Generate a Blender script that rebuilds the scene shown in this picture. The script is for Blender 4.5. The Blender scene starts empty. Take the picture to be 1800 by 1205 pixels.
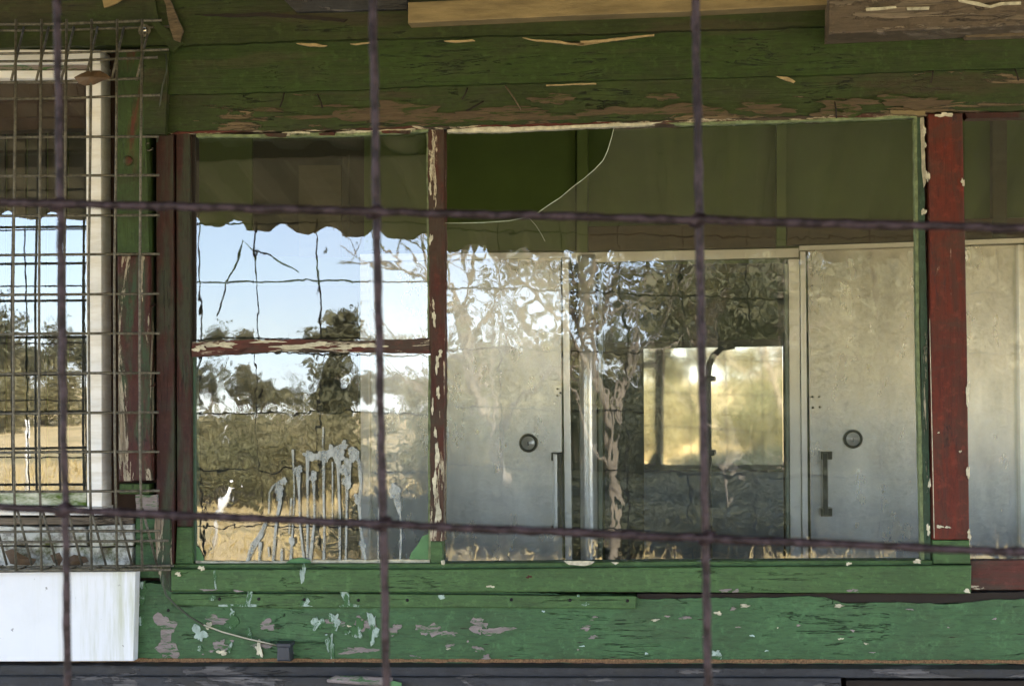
import bpy, bmesh, math, random
from mathutils import Vector, Matrix
R = math.radians
sc = bpy.context.scene
C = sc.collection
rnd = random.Random(7)

# ------------------------------------------------------------------ camera
EYE = Vector((0.0, -3.45, 1.55))
YAW, PITCH, ROLL, FPX = R(5.7), R(1.4), 0.011, 3000.0
fwd = Vector((-math.sin(YAW) * math.cos(PITCH), math.cos(YAW) * math.cos(PITCH), math.sin(PITCH)))
rgt = Vector((math.cos(YAW), math.sin(YAW), 0))
upv = rgt.cross(fwd)
r2 = rgt * math.cos(ROLL) - upv * math.sin(ROLL)
u2 = upv * math.cos(ROLL) + rgt * math.sin(ROLL)
cam_d = bpy.data.cameras.new('camera'); cam = bpy.data.objects.new('camera', cam_d); C.objects.link(cam)
cam.matrix_world = Matrix(((r2.x, u2.x, -fwd.x, EYE.x), (r2.y, u2.y, -fwd.y, EYE.y), (r2.z, u2.z, -fwd.z, EYE.z), (0, 0, 0, 1)))
cam_d.sensor_width = 36; cam_d.lens = 60; cam_d.clip_start = .05; cam_d.clip_end = 3000
cam_d.dof.use_dof = True; cam_d.dof.focus_distance = 3.5; cam_d.dof.aperture_fstop = 16
sc.camera = cam

# ------------------------------------------------------------------ light
SUN_EL, SUN_AZ = 42, 38           # the sun stands over the roof, to the right and behind the wall
world = bpy.data.worlds.new('World'); sc.world = world; world.use_nodes = True
wn = world.node_tree; wn.nodes.clear()
wo = wn.nodes.new('ShaderNodeOutputWorld'); wb = wn.nodes.new('ShaderNodeBackground'); ws = wn.nodes.new('ShaderNodeTexSky')
ws.sky_type = 'NISHITA'; ws.sun_disc = False; ws.sun_elevation = R(SUN_EL); ws.sun_rotation = R(SUN_AZ)
ws.air_density = .8; ws.dust_density = .1; ws.ozone_density = 2.2
wb.inputs['Strength'].default_value = 0.11
wtc = wn.nodes.new('ShaderNodeTexCoord'); wmp = wn.nodes.new('ShaderNodeMapping'); wmp.inputs['Scale'].default_value = (1, 1, 3)
wnz = wn.nodes.new('ShaderNodeTexNoise'); wnz.inputs['Scale'].default_value = 2.2; wnz.inputs['Detail'].default_value = 7
wmr = wn.nodes.new('ShaderNodeMapRange'); wmr.inputs['From Min'].default_value = .3; wmr.inputs['From Max'].default_value = .7; wmr.inputs['To Min'].default_value = .38; wmr.inputs['To Max'].default_value = .78
wmx = wn.nodes.new('ShaderNodeMix'); wmx.data_type = 'RGBA'; wmx.inputs[7].default_value = (6.1, 7.0, 9.2, 1)      # a veil of thin cloud
wn.links.new(wtc.outputs['Generated'], wmp.inputs[0]); wn.links.new(wmp.outputs[0], wnz.inputs['Vector']); wn.links.new(wnz.outputs['Fac'], wmr.inputs['Value'])
wn.links.new(wmr.outputs[0], wmx.inputs[0]); wn.links.new(ws.outputs[0], wmx.inputs[6]); wn.links.new(wmx.outputs[2], wb.inputs[0]); wn.links.new(wb.outputs[0], wo.inputs[0])
sd = bpy.data.lights.new('sun', 'SUN'); so = bpy.data.objects.new('sun', sd); C.objects.link(so)
sd.energy = 5.0; sd.angle = R(.5); sd.color = (1, .93, .82)
to_sun = Vector((math.sin(R(SUN_AZ)) * math.cos(R(SUN_EL)), math.cos(R(SUN_AZ)) * math.cos(R(SUN_EL)), math.sin(R(SUN_EL))))
so.rotation_euler = to_sun.to_track_quat('Z', 'Y').to_euler()
sc.view_settings.view_transform = 'Standard'; sc.view_settings.look = 'None'
sc.view_settings.gamma = 1; sc.view_settings.use_curve_mapping = False
sc.view_settings.exposure = 2.98
sc.cycles.use_denoising = True
sc.cycles.max_bounces = 10; sc.cycles.diffuse_bounces = 5; sc.cycles.glossy_bounces = 6
sc.cycles.transparent_max_bounces = 32; sc.cycles.sample_clamp_indirect = 12
sc.cycles.caustics_reflective = True; sc.cycles.blur_glossy = .3

# ------------------------------------------------------------------ helpers
def P(px, py, Y=0.0):
    """point of the plane y=Y that stands at this place of the facade survey"""
    d = fwd * FPX + r2 * (px - 900) - u2 * (py - 602.5)
    t = (Y - EYE.y) / d.y
    return EYE + d * t
def PR(px, py, Y):
    """point outside (Y<0) found by following the glass reflection"""
    p = P(px, py, -Y); return Vector((p.x, Y, p.z))

def tag(o, label=None, cat=None, group=None, kind=None):
    if label: o['label'] = label
    if cat: o['category'] = cat
    if group: o['group'] = group
    if kind: o['kind'] = kind
    return o
def empty(name, loc=(0, 0, 0), parent=None):
    o = bpy.data.objects.new(name, None); C.objects.link(o); o.location = loc; o.empty_display_size = .1
    if parent: setpar(o, parent)
    return o
WM = {}
def worldloc(o):
    l = Vector(o.location)
    while o.parent: o = o.parent; l = l + Vector(o.location)
    return l
def setpar(o, p):
    w = Vector(o.location); o.parent = p; o.location = w - worldloc(p)
def link(name, verts, faces, mat, parent=None, smooth=False, center=True):
    me = bpy.data.meshes.new(name)
    vs = [Vector(v) for v in verts]
    c = Vector((0, 0, 0))
    if center:
        lo = Vector((min(v[i] for v in vs) for i in range(3))); hi = Vector((max(v[i] for v in vs) for i in range(3))); c = (lo + hi) / 2
    me.from_pydata([v - c for v in vs], [], faces)
    if isinstance(mat, (list, tuple)):
        for m in mat: me.materials.append(m)
    else: me.materials.append(mat)
    bm = bmesh.new(); bm.from_mesh(me); bmesh.ops.recalc_face_normals(bm, faces=bm.faces); bm.to_mesh(me); bm.free()
    if smooth: me.polygons.foreach_set('use_smooth', [True] * len(me.polygons))
    o = bpy.data.objects.new(name, me); C.objects.link(o); o.location = c
    if parent: setpar(o, parent)
    return o

def rough_edge(pts, step, amp, rr):
    out = []
    n = len(pts)
    for i in range(n):
        a, b = pts[i], pts[(i + 1) % n]
        L = math.hypot(b[0] - a[0], b[1] - a[1]); k = max(1, int(L / step))
        nx, ny = (b[1] - a[1]) / max(L, 1e-6), -(b[0] - a[0]) / max(L, 1e-6)
        w = 0
        for j in range(k):
            t = j / k
            if j: w = w * .6 + rr.uniform(-amp, amp) * .8
            out.append((a[0] + (b[0] - a[0]) * t + nx * w, a[1] + (b[1] - a[1]) * t + ny * w))
    return out
def slab(name, mat, pts, Yf, depth, parent, rough=0, step=9, tilt=0, bevel=.0012, seed=None, n=None):
    """plank-like solid: outline surveyed on the facade, its own depth, edges worn or bevelled"""
    rr = random.Random(seed if seed is not None else (hash((name, round(pts[0][0]), round(pts[0][1]))) & 0xffff if False else int(abs(pts[0][0] * 31 + pts[0][1] * 17)) % 9973))
    if rough: pts = rough_edge(pts, step, rough, rr)
    ys = [p[1] for p in pts]; y0, y1 = min(ys), max(ys)
    bm = bmesh.new(); fr = []
    for (x, y) in pts:
        Y = Yf + tilt * (y1 - y) / max(1, y1 - y0)
        fr.append(bm.verts.new(P(x, y, Y)))
    bk = [bm.verts.new((v.co.x, Yf + max(tilt, 0) + depth, v.co.z)) for v in fr]
    f = bm.faces.new(fr)
    bm.faces.new(list(reversed(bk)))
    N = len(fr)
    for i in range(N): bm.faces.new((fr[i], bk[i], bk[(i + 1) % N], fr[(i + 1) % N]))
    bmesh.ops.recalc_face_normals(bm, faces=bm.faces)
    if bevel and N <= 12:
        bmesh.ops.bevel(bm, geom=list(f.edges), offset=bevel, segments=2, affect='EDGES', profile=.5)
    bmesh.ops.triangulate(bm, faces=[q for q in bm.faces if len(q.verts) > 4])
    c = sum((v.co for v in bm.verts), Vector()) / len(bm.verts)
    for v in bm.verts: v.co -= c
    me = bpy.data.meshes.new(name); bm.to_mesh(me); bm.free(); me.materials.append(mat)
    o = bpy.data.objects.new(name, me); C.objects.link(o); o.location = c
    if parent: setpar(o, parent)
    return o
def rect(name, mat, x0, y0, x1, y1, Yf, depth, parent, **k):
    return slab(name, mat, [(x0, y0), (x1, y0), (x1, y1), (x0, y1)], Yf, depth, parent, **k)
def box(name, mat, a, b, parent=None):
    x0, y0, z0 = a; x1, y1, z1 = b
    v = [(x, y, z) for x in (x0, x1) for y in (y0, y1) for z in (z0, z1)]
    return link(name, v, [(0, 1, 3, 2), (4, 6, 7, 5), (0, 4, 5, 1), (2, 3, 7, 6), (0, 2, 6, 4), (1, 5, 7, 3)], mat, parent)
def tube_geo(pts, rad, n=8, rj=0, rr=rnd, caps=True):
    V, F = [], []
    pts = [Vector(p) for p in pts]
    m = len(pts); prev = None
    for i, p in enumerate(pts):
        d = (pts[min(i + 1, m - 1)] - pts[max(i - 1, 0)]).normalized()
        ref = Vector((0, 0, 1)) if abs(d.z) < .9 else Vector((1, 0, 0))
        if prev is None: s = d.cross(ref).normalized()
        else: s = (prev - d * prev.dot(d)).normalized()
        prev = s; t = d.cross(s)
        r = rad[i] if isinstance(rad, (list, tuple)) else rad
        if rj: r *= 1 + rr.uniform(-rj, rj)
        for k in range(n):
            a = 2 * math.pi * k / n
            V.append(p + (s * math.cos(a) + t * math.sin(a)) * r)
    for i in range(m - 1):
        for k in range(n):
            F.append((i * n + k, i * n + (k + 1) % n, (i + 1) * n + (k + 1) % n, (i + 1) * n + k))
    if caps: F.append(tuple(range(n))); F.append(tuple((m - 1) * n + k for k in range(n)))
    return V, F
def tube(name, mat, pts, rad, parent=None, n=8, rj=0, smooth=True):
    V, F = tube_geo(pts, rad, n, rj); return link(name, V, F, mat, parent, smooth)
def seg(a, b, k, j=0):
    a, b = Vector(a), Vector(b)
    return [a.lerp(b, i / k) + (Vector((rnd.uniform(-j, j), rnd.uniform(-j, j), rnd.uniform(-j, j))) if 0 < i < k else Vector()) for i in range(k + 1)]
def blob_pts(cx, cy, rx, ry, n=14, ir=.35, rr=rnd):
    n = max(n, 28)
    ph = [rr.uniform(0, 6.28) for _ in range(5)]
    out = []
    for i in range(n):
        a = 2 * math.pi * i / n
        q = 1 + ir * (.5 * math.sin(2 * a + ph[0]) + .4 * math.sin(3 * a + ph[1]) + .35 * math.sin(5 * a + ph[2]) + .12 * math.sin(8 * a + ph[3]) + .1 * math.sin(11 * a + ph[4])) + rr.uniform(-ir, ir) * .35
        out.append((cx + rx * q * math.cos(a), cy + ry * q * math.sin(a)))
    return out

# ------------------------------------------------------------------ materials
class NT:
    def __init__(s, name):
        s.m = bpy.data.materials.new(name); s.m.use_nodes = True; s.t = s.m.node_tree; s.t.nodes.clear()
        s.out = s.N('ShaderNodeOutputMaterial')
        s.pos = s.N('ShaderNodeNewGeometry').outputs['Position']
    def N(s, typ, **k):
        n = s.t.nodes.new(typ)
        for a, b in k.items(): setattr(n, a, b)
        return n
    def L(s, a, b): s.t.links.new(a, b)
    def put(s, sock, v):
        if hasattr(v, 'is_output'): s.L(v, sock)
        elif isinstance(v, (tuple, list)) and len(v) == 3 and sock.type == 'RGBA': sock.default_value = (*v, 1)
        else: sock.default_value = v
    def map(s, scale, loc=(0, 0, 0), src=None):
        n = s.N('ShaderNodeMapping'); s.L(src or s.pos, n.inputs[0]); n.inputs['Location'].default_value = loc; n.inputs['Scale'].default_value = scale
        return n.outputs[0]
    def noise(s, vec, scale=5, detail=4, rough=.55, dist=0):
        n = s.N('ShaderNodeTexNoise'); s.L(vec, n.inputs['Vector'])
        n.inputs['Scale'].default_value = scale; n.inputs['Detail'].default_value = detail; n.inputs['Roughness'].default_value = rough; n.inputs['Distortion'].default_value = dist
        return n.outputs['Fac']
    def ramp(s, fac, stops, interp='LINEAR'):
        n = s.N('ShaderNodeValToRGB'); n.color_ramp.interpolation = interp; s.L(fac, n.inputs[0])
        e = n.color_ramp.elements
        while len(e) > 2: e.remove(e[-1])
        for i, (p, c) in enumerate(stops):
            if i >= 2: e.new(p)
            e[i].position = p; e[i].color = (c, c, c, 1) if isinstance(c, (int, float)) else (*c, 1)
        return n.outputs[0]
    def math(s, op, a, b=0, clamp=False):
        n = s.N('ShaderNodeMath', operation=op, use_clamp=clamp); s.put(n.inputs[0], a); s.put(n.inputs[1], b); return n.outputs[0]
    def mix(s, f, a, b, mode='MIX'):
        n = s.N('ShaderNodeMix', data_type='RGBA', blend_type=mode); s.put(n.inputs[0], f); s.put(n.inputs[6], a); s.put(n.inputs[7], b); return n.outputs[2]
    def bump(s, h, dist=.001, strength=1, normal=None):
        n = s.N('ShaderNodeBump'); s.L(h, n.inputs['Height']); n.inputs['Distance'].default_value = dist; n.inputs['Strength'].default_value = strength
        if normal: s.L(normal, n.inputs['Normal'])
        return n.outputs[0]
    def bsdf(s, col, rough=.6, metal=0, normal=None, spec=.4):
        n = s.N('ShaderNodeBsdfPrincipled'); s.put(n.inputs['Base Color'], col); s.put(n.inputs['Roughness'], rough); s.put(n.inputs['Metallic'], metal)
        n.inputs['Specular IOR Level'].default_value = spec
        if normal: s.L(normal, n.inputs['Normal'])
        return n
    def done(s, b):
        s.L(b.outputs[0] if hasattr(b, 'outputs') else b, s.out.inputs[0]); return s.m

def paint(name, col, wood=(.10, .075, .055), peel=.3, grain='x', seed=0, alt=None, alt_amt=0, under=None, rough=.62, crackk=1.0, zpeel=None, dirt=.5):
    """old oil paint on timber: mottled, cracked along the grain, flaked off to the wood where the mask says"""
    t = NT(name)
    g = {'x': (1, 1, 7), 'z': (7, 7, 1)}[grain]
    v = t.map(g, (seed * 1.7, seed * .9, seed * 2.3)); vi = t.map((1, 1, 1), (seed * 3.1, 0, seed))
    gg = {'x': (1, 1, 22), 'z': (22, 22, 1)}[grain]; vg = t.map(gg, (seed, seed, seed))
    grn = t.noise(vg, 9, 8, .65, .6)
    pe = t.noise(v, 3.2, 10, .68, .9)
    fine = t.noise(vi, 60, 6, .7)
    pe2 = t.math('ADD', pe, t.math('MULTIPLY', t.math('SUBTRACT', fine, .5), .10))
    pe2 = t.math('ADD', pe2, t.math('MULTIPLY', t.math('SUBTRACT', t.noise(vi, 1.6, 2), .5), .35))
    if zpeel:                       # more flaking near an exposed edge: (z of the edge, reach, amount)
        sep = t.N('ShaderNodeSeparateXYZ'); t.L(t.pos, sep.inputs[0])
        d = t.math('DIVIDE', t.math('ABSOLUTE', t.math('SUBTRACT', sep.outputs[2], zpeel[0])), zpeel[1])
        pe2 = t.math('ADD', pe2, t.math('MULTIPLY', t.math('SUBTRACT', 1, d, True), zpeel[2]))
    th = .78 - peel * .5
    mask = t.ramp(pe2, [(th, 0), (th + .012, 1)])
    woodc = t.mix(t.ramp(grn, [(.35, 0), (.65, 1)]), tuple(c * .45 for c in wood), tuple(c * 1.5 for c in wood))
    mott = t.noise(vi, 7, 5, .6)
    pc = t.mix(t.ramp(mott, [(.3, 0), (.7, 1)]), tuple(c * .72 for c in col), tuple(c * 1.22 for c in col))
    if alt:
        am = t.ramp(t.noise(v, 2.3, 6, .6, .5), [(.62 - alt_amt * .3, 0), (.70 - alt_amt * .3, 1)])
        pc = t.mix(am, pc, alt)
    pc = t.mix(t.ramp(t.noise(t.map({'x': (1, 1, 4), 'z': (4, 4, 1)}[grain], (seed, 4, 2)), 38, 8, .75), [(.34, .75), (.52, 0)]), pc, tuple(c * .42 for c in col))
    pc = t.mix(t.ramp(fine, [(.54, 0), (.72, .5)]), pc, tuple(min(1, c * 1.9 + .01) for c in col))
    dm = t.ramp(t.noise(t.map((1, 1, 2.5), (seed + 5, 2, 1)), 6, 9, .72, .4), [(.48, 0), (.75, dirt)])
    pc = t.mix(dm, pc, (.035, .03, .018))
    pc = t.mix(t.ramp(grn, [(.2, .55), (.45, 0)]), pc, tuple(c * .35 for c in col))
    if under:
        um = t.ramp(pe2, [(th - .035, 0), (th - .022, 1)])
        pc = t.mix(um, pc, under)
    c1 = t.noise(t.map({'x': (1, 1, 11), 'z': (11, 11, 1)}[grain], (3 + seed, 1, seed)), 3.2, 6, .62, .6)
    cr = t.math('ABSOLUTE', t.math('SUBTRACT', c1, .5))
    crk = t.ramp(cr, [(0, 1), (.0045 * crackk, 0)])
    gate = t.ramp(t.noise(vi, 7, 4), [(.54, 0), (.60, .85)])
    crk = t.math('MULTIPLY', crk, gate)
    # alligator cells of dried paint
    vo = t.N('ShaderNodeTexVoronoi', feature='DISTANCE_TO_EDGE'); t.L(t.map({'x': (1, 1, 2.6), 'z': (2.6, 2.6, 1)}[grain]), vo.inputs['Vector']); vo.inputs['Scale'].default_value = 46
    cell = t.math('MULTIPLY', t.ramp(vo.outputs['Distance'], [(0, 1), (.06, 0)]), t.ramp(t.noise(vi, 4, 4, .6, .3), [(.60, 0), (.72, .35)]))
    col_all = t.mix(mask, pc, woodc)
    col_all = t.mix(t.math('MAXIMUM', crk, cell), col_all, (.012, .010, .007))
    h = t.math('ADD', t.math('MULTIPLY', grn, .35), t.math('MULTIPLY', t.math('SUBTRACT', 1, mask), .6))
    h = t.math('SUBTRACT', h, t.math('MULTIPLY', crk, 1.4)); h = t.math('ADD', h, t.math('MULTIPLY', fine, .15)); h = t.math('SUBTRACT', h, t.math('MULTIPLY', cell, .5))
    b = t.bsdf(col_all, t.ramp(mask, [(0, rough), (1, .9)]), 0, t.bump(h, .0026), spec=.3)
    return t.done(b)

def plain(name, col, rough=.7, metal=0, var=.2, scale=12, spec=.4, bumpd=.0004, stretch=(1, 1, 1)):
    t = NT(name); n = t.noise(t.map(stretch), scale, 7, .65)
    c = t.mix(t.ramp(n, [(.3, 0), (.7, 1)]), tuple(x * (1 - var) for x in col), tuple(min(1, x * (1 + var)) for x in col))
    return t.done(t.bsdf(c, rough, metal, t.bump(t.noise(t.map(stretch), scale * 6, 5, .7), bumpd), spec))

GREEN = (.060, .150, .042)
M = {}
M['board_a'] = paint('green_paint_board', (.024, .038, .006), peel=.10, seed=1, alt=(.036, .034, .013), alt_amt=.35, dirt=.85, crackk=1.5)
M['board_b'] = paint('green_paint_smooth', (.024, .046, .006), peel=.02, seed=4, alt=(.036, .042, .013), alt_amt=.1, dirt=.55)
M['board_c'] = paint('green_paint_flaking', (.026, .042, .007), wood=(.13, .095, .055), alt=(.040, .034, .014), alt_amt=.12, peel=.36, seed=8, dirt=.8, crackk=2, zpeel=(2.055, .045, .16))
M['sill'] = paint('green_paint_sill', (.049, .103, .031), peel=.04, wood=(.2, .17, .16), seed=11, dirt=.35)
M['sill_low'] = paint('green_paint_low_board', (.045, .106, .040), peel=.10, wood=(.24, .19, .19), seed=15, dirt=.4, crackk=1.4)
M['green_post'] = paint('green_paint_post', (.033, .062, .012), peel=.05, seed=21, grain='z', alt=(.10, .02, .012), alt_amt=.05)
M['red_worn'] = paint('red_green_worn_paint', (.055, .014, .010), wood=(.20, .16, .11), peel=.42, seed=24, grain='z', alt=(.03, .055, .025), alt_amt=.5, under=(.32, .28, .2))
M['red_stile'] = paint('dark_red_paint', (.036, .0085, .005), wood=(.06, .04, .03), peel=.10, seed=27, grain='z', alt=(.03, .035, .018), alt_amt=.3, under=(.30, .24, .16), dirt=.8)
M['red_peel'] = paint('red_paint_peeling', (.062, .011, .004), wood=(.075, .045, .032), peel=.40, seed=31, grain='z', alt=(.045, .025, .014), alt_amt=.6, under=(.45, .40, .28), dirt=.9)
M['red_rail'] = paint('red_rail_peeling', (.08, .018, .011), wood=(.06, .045, .034), peel=.42, seed=35, grain='x', alt=(.05, .03, .02), alt_amt=.4, under=(.42, .37, .27), dirt=.9)
M['red_post'] = paint('red_paint_post', (.095, .011, .002), wood=(.10, .05, .03), peel=.12, seed=41, grain='z', alt=(.06, .014, .006), alt_amt=.45, dirt=.75, under=(.30, .22, .15))
M['green_trim'] = paint('green_putty_trim', (.045, .085, .05), wood=(.4, .37, .27), peel=.33, seed=44, grain='z')
M['putty'] = plain('old_cream_putty', (.46, .43, .31), .8, 0, .45, 60, bumpd=.001)
M['putty_green'] = plain('green_stained_putty', (.15, .19, .09), .8, 0, .5, 60, bumpd=.001)
M['timber_pale'] = plain('raw_pale_timber', (.20, .15, .068), .8, 0, .35, 9, stretch=(1, 1, 6), bumpd=.001)
M['timber_grey'] = paint('weathered_grey_timber', (.10, .075, .05), wood=(.15, .12, .085), peel=.6, seed=51, crackk=2)
M['splinter'] = plain('torn_wood', (.34, .25, .12), .85, 0, .4, 60)
M['flake_brown'] = plain('bare_brown_wood', (.105, .078, .045), .9, 0, .5, 50, stretch=(1, 1, 5), bumpd=.001)
M['bare_plain'] = plain('bare_grey_pink_wood', (.25, .20, .195), .9, 0, .3, 45, stretch=(1, 1, 4))
M['bird_white_plain'] = plain('white_paint_smear', (.33, .43, .40), .8, 0, .25, 60)
M['nail'] = plain('nail_rust', (.012, .01, .01), .7, .3)
M['dark'] = plain('dark_timber_gap_shade', (.018, .013, .009), .9)  # dark timber of splits and beads; also paints the shadow in the sill gap
M['core'] = plain('wall_framing', (.04, .022, .013), .9)
M['grey_ledge'] = paint('grey_weathered_ledge', (.030, .031, .034), wood=(.095, .090, .088), peel=.4, seed=61, dirt=.7)
M['rust_line'] = plain('rust_flashing', (.20, .11, .05), .9, 0, .7, 260)
M['cable'] = plain('dark_cable', (.04, .05, .03), .5)
M['cable_w'] = plain('pale_flaked_cable', (.42, .40, .30), .6)
M['plastic_black'] = plain('grey_black_plastic', (.03, .033, .04), .5)
M['leaf'] = plain('dead_leaf', (.085, .052, .025), .6, 0, .4, 60)
M['white_board_plain'] = plain('white_fibre_cement', (.80, .81, .82), .6, 0, .06, 6, stretch=(3, 1, .5))
M['brass'] = plain('lock_metal', (.55, .5, .38), .25, 1, .1)
M['lockface'] = plain('pale_lock_face', (.85, .83, .76), .3, .5, .1)
M['black'] = plain('black_rubber', (.010, .010, .012), .5)
M['lining'] = plain('blue_shade_lining', (.24, .38, .68), .8, 0, .15, 5)  # lining tinted blue so the metal doors mirror a bluish shade
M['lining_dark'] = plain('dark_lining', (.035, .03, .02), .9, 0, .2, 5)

def worn(name, col, base, cover, stretch, scale=26, seed=0):
    t = NT(name); n = t.noise(t.map(stretch, (seed, seed, seed)), scale, 9, .78, .5); n2 = t.noise(t.map(stretch, (3, 1, 7)), 70, 6, .7)
    c = t.mix(t.ramp(n2, [(.3, 0), (.7, 1)]), tuple(x * .6 for x in col), tuple(min(1, x * 1.25) for x in col))
    c = t.mix(t.ramp(n, [(cover, 0), (cover + .035, 1)]), c, base)
    return t.done(t.bsdf(c, .85, 0, t.bump(n2, .0008), .3))
M['flake_worn'] = worn('bare_brown_wood_under_paint', (.085, .060, .034), (.026, .042, .007), .53, (.35, 1, 3), 30, 9)
M['bird_white'] = worn('white_paint_smear', (.30, .38, .33), (.044, .103, .038), .485, (1, 1, .5))
M['bare'] = worn('bare_grey_pink_wood', (.22, .185, .175), (.044, .102, .038), .52, (.45, 1, 2.4), 42, 4)
def m_wboard():
    t = NT('stained_white_sheet'); st = t.noise(t.map((9, 1, .7), (2, 0, 1)), 5, 7, .7); sp = t.noise(t.map((1, 1, 1), (5, 2, 1)), 75, 3, .6); bl = t.noise(t.map((1, 1, 1), (1, 2, 9)), 5, 6, .65)
    sep = t.N('ShaderNodeSeparateXYZ'); t.L(t.pos, sep.inputs[0])
    right = t.math('MULTIPLY', t.math('ADD', sep.outputs[0], 1.36), 5, True)
    c = t.mix(t.math('MULTIPLY', t.ramp(st, [(.44, 0), (.66, .75)]), right), (.67, .69, .71), (.40, .42, .28))
    c = t.mix(t.ramp(bl, [(.5, 0), (.75, .5)]), c, (.56, .58, .57)); c = t.mix(t.ramp(sp, [(.72, 0), (.75, .7)]), c, (.12, .12, .10))
    return t.done(t.bsdf(c, .6, 0, t.bump(bl, .002)))
M['white_board'] = m_wboard()
def m_smear():
    t = NT('dried_paint_runs'); n = t.noise(t.map((1, 1, .5)), 55, 6, .7); n2 = t.noise(t.map((1, 1, 1), (4, 4, 4)), 140, 3, .6)
    c = t.mix(t.ramp(n, [(.3, 0), (.7, 1)]), (.30, .33, .31), (.46, .48, .44))
    b = t.bsdf(c, .6, 0, t.bump(n2, .0006), .3); tr = t.N('ShaderNodeBsdfTransparent')
    m = t.N('ShaderNodeMixShader'); t.L(t.ramp(n, [(.30, .12), (.60, .72)]), m.inputs[0]); t.L(tr.outputs[0], m.inputs[1]); t.L(b.outputs[0], m.inputs[2])
    return t.done(m.outputs[0])
M['smear'] = m_smear()
def m_whiteframe():
    t = NT('white_window_paint'); n = t.noise(t.map((1, 1, 6)), 9, 8, .7)
    c = t.mix(t.ramp(n, [(.45, 0), (.8, .6)]), (.80, .79, .74), (.42, .36, .22))
    return t.done(t.bsdf(c, .45, 0, t.bump(n, .0003)))
M['white_frame'] = m_whiteframe()
def m_moss():
    t = NT('mossy_sill'); sep = t.N('ShaderNodeSeparateXYZ'); t.L(t.pos, sep.inputs[0])
    n = t.noise(t.map((1, 1, 3)), 14, 8, .7)
    c = t.mix(t.ramp(n, [(.40, 0), (.6, 1)]), (.60, .62, .52), (.07, .12, .012))
    return t.done(t.bsdf(c, .8, 0, t.bump(n, .001)))
M['moss'] = m_moss()
def m_mossboard():
    t = NT('mossy_grey_board'); n = t.noise(t.map((1, 1, 1)), 9, 9, .7); n2 = t.noise(t.map((1, 1, 1), (3, 1, 2)), 22, 9, .75)
    c = t.mix(t.ramp(n, [(.50, 0), (.62, 1)]), (.52, .54, .50), (.055, .065, .012))
    c = t.mix(t.ramp(n2, [(.50, 0), (.62, .8)]), c, (.05, .03, .015))
    return t.done(t.bsdf(c, .9, 0, t.bump(n2, .003)))
M['mossboard'] = m_mossboard()
def m_wire(name, c0, c1, rough=.5, metal=.6, spec=.5):
    t = NT(name); n = t.noise(t.map((1, 1, 1)), 120, 4, .7)
    c = t.mix(t.ramp(n, [(.42, 0), (.60, 1)]), c0, c1)
    return t.done(t.bsdf(c, rough, metal, t.bump(n, .0012), spec))
M['galv'] = m_wire('dull_galvanised_wire', (.060, .054, .036), (.13, .118, .082), .5, .2)
M['rebar'] = m_wire('rusty_reinforcing_bar', (.009, .005, .0045), (.036, .024, .026), .45, 0, .13)

def glass(name, refl=.11, wave=1.0, dust=.05, seed=0, fine=1.0):
    """old drawn glass: clear, mirror-bright, rippled, filmed with dust"""
    t = NT(name)
    v = t.map((1, 1, .8), (seed * 2.1, 0, seed))
    big = t.noise(t.map((1.2, 1, .45), (seed, 0, 0)), 6, 1, .4, .3)
    mid = t.noise(v, 17, 1, .4, 1.0)
    sm = t.noise(v, 50, 0, .5, .6)
    nb = t.bump(big, .00050 * wave); nm = t.bump(mid, .000095 * wave * fine, normal=nb); ns = t.bump(sm, .000016 * wave * fine, normal=nm)
    gl = t.N('ShaderNodeBsdfGlossy'); gl.inputs['Roughness'].default_value = 0.0; gl.inputs['Color'].default_value = (1, 1, 1, 1); t.L(ns, gl.inputs['Normal'])
    tr = t.N('ShaderNodeBsdfTransparent'); tr.inputs[0].default_value = (.985, .987, .975, 1)
    geo = t.N('ShaderNodeNewGeometry')
    lw = t.N('ShaderNodeLayerWeight'); lw.inputs[0].default_value = .5
    fr = t.math('ADD', refl, t.math('MULTIPLY', t.math('POWER', lw.outputs['Facing'], 5), .85))
    fac = t.math('MULTIPLY', fr, t.math('SUBTRACT', 1, geo.outputs['Backfacing']))
    m1 = t.N('ShaderNodeMixShader'); t.L(fac, m1.inputs[0]); t.L(tr.outputs[0], m1.inputs[1]); t.L(gl.outputs[0], m1.inputs[2])
    d = t.N('ShaderNodeBsdfDiffuse'); d.inputs[0].default_value = (.34, .38, .26, 1)
    dn = t.noise(t.map((1, 1, .18), (seed, 2, 3)), 14, 8, .7); dn2 = t.noise(t.map((1, 1, 1)), 3.5, 4)
    df = t.math('MULTIPLY', t.ramp(t.math('ADD', t.math('MULTIPLY', dn, .5), t.math('MULTIPLY', dn2, .5)), [(.35, .25), (.68, 1)]), dust * 2)
    sp = t.ramp(t.noise(t.map((1, 1, 1), (seed, 8, 1)), 170, 2), [(.73, 0), (.76, .22)])
    df = t.math('MULTIPLY', t.math('ADD', df, sp), t.math('SUBTRACT', 1, geo.outputs['Backfacing']), True)
    m2 = t.N('ShaderNodeMixShader'); t.L(df, m2.inputs[0]); t.L(m1.outputs[0], m2.inputs[1]); t.L(d.outputs[0], m2.inputs[2])
    return t.done(m2.outputs[0])
M['glass_a'] = glass('rippled_window_glass_upper', wave=.75, dust=.02, seed=1, refl=.125, fine=.8)
M['glass_b'] = glass('rippled_window_glass_lower', wave=1.45, dust=.025, seed=2, refl=.14, fine=.8)
M['glass_c'] = glass('rippled_window_glass_large', wave=1.1, dust=.020, seed=3, refl=.122)
M['glass_left'] = glass('smooth_window_glass', wave=.25, dust=.012, seed=4, refl=.15)

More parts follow.
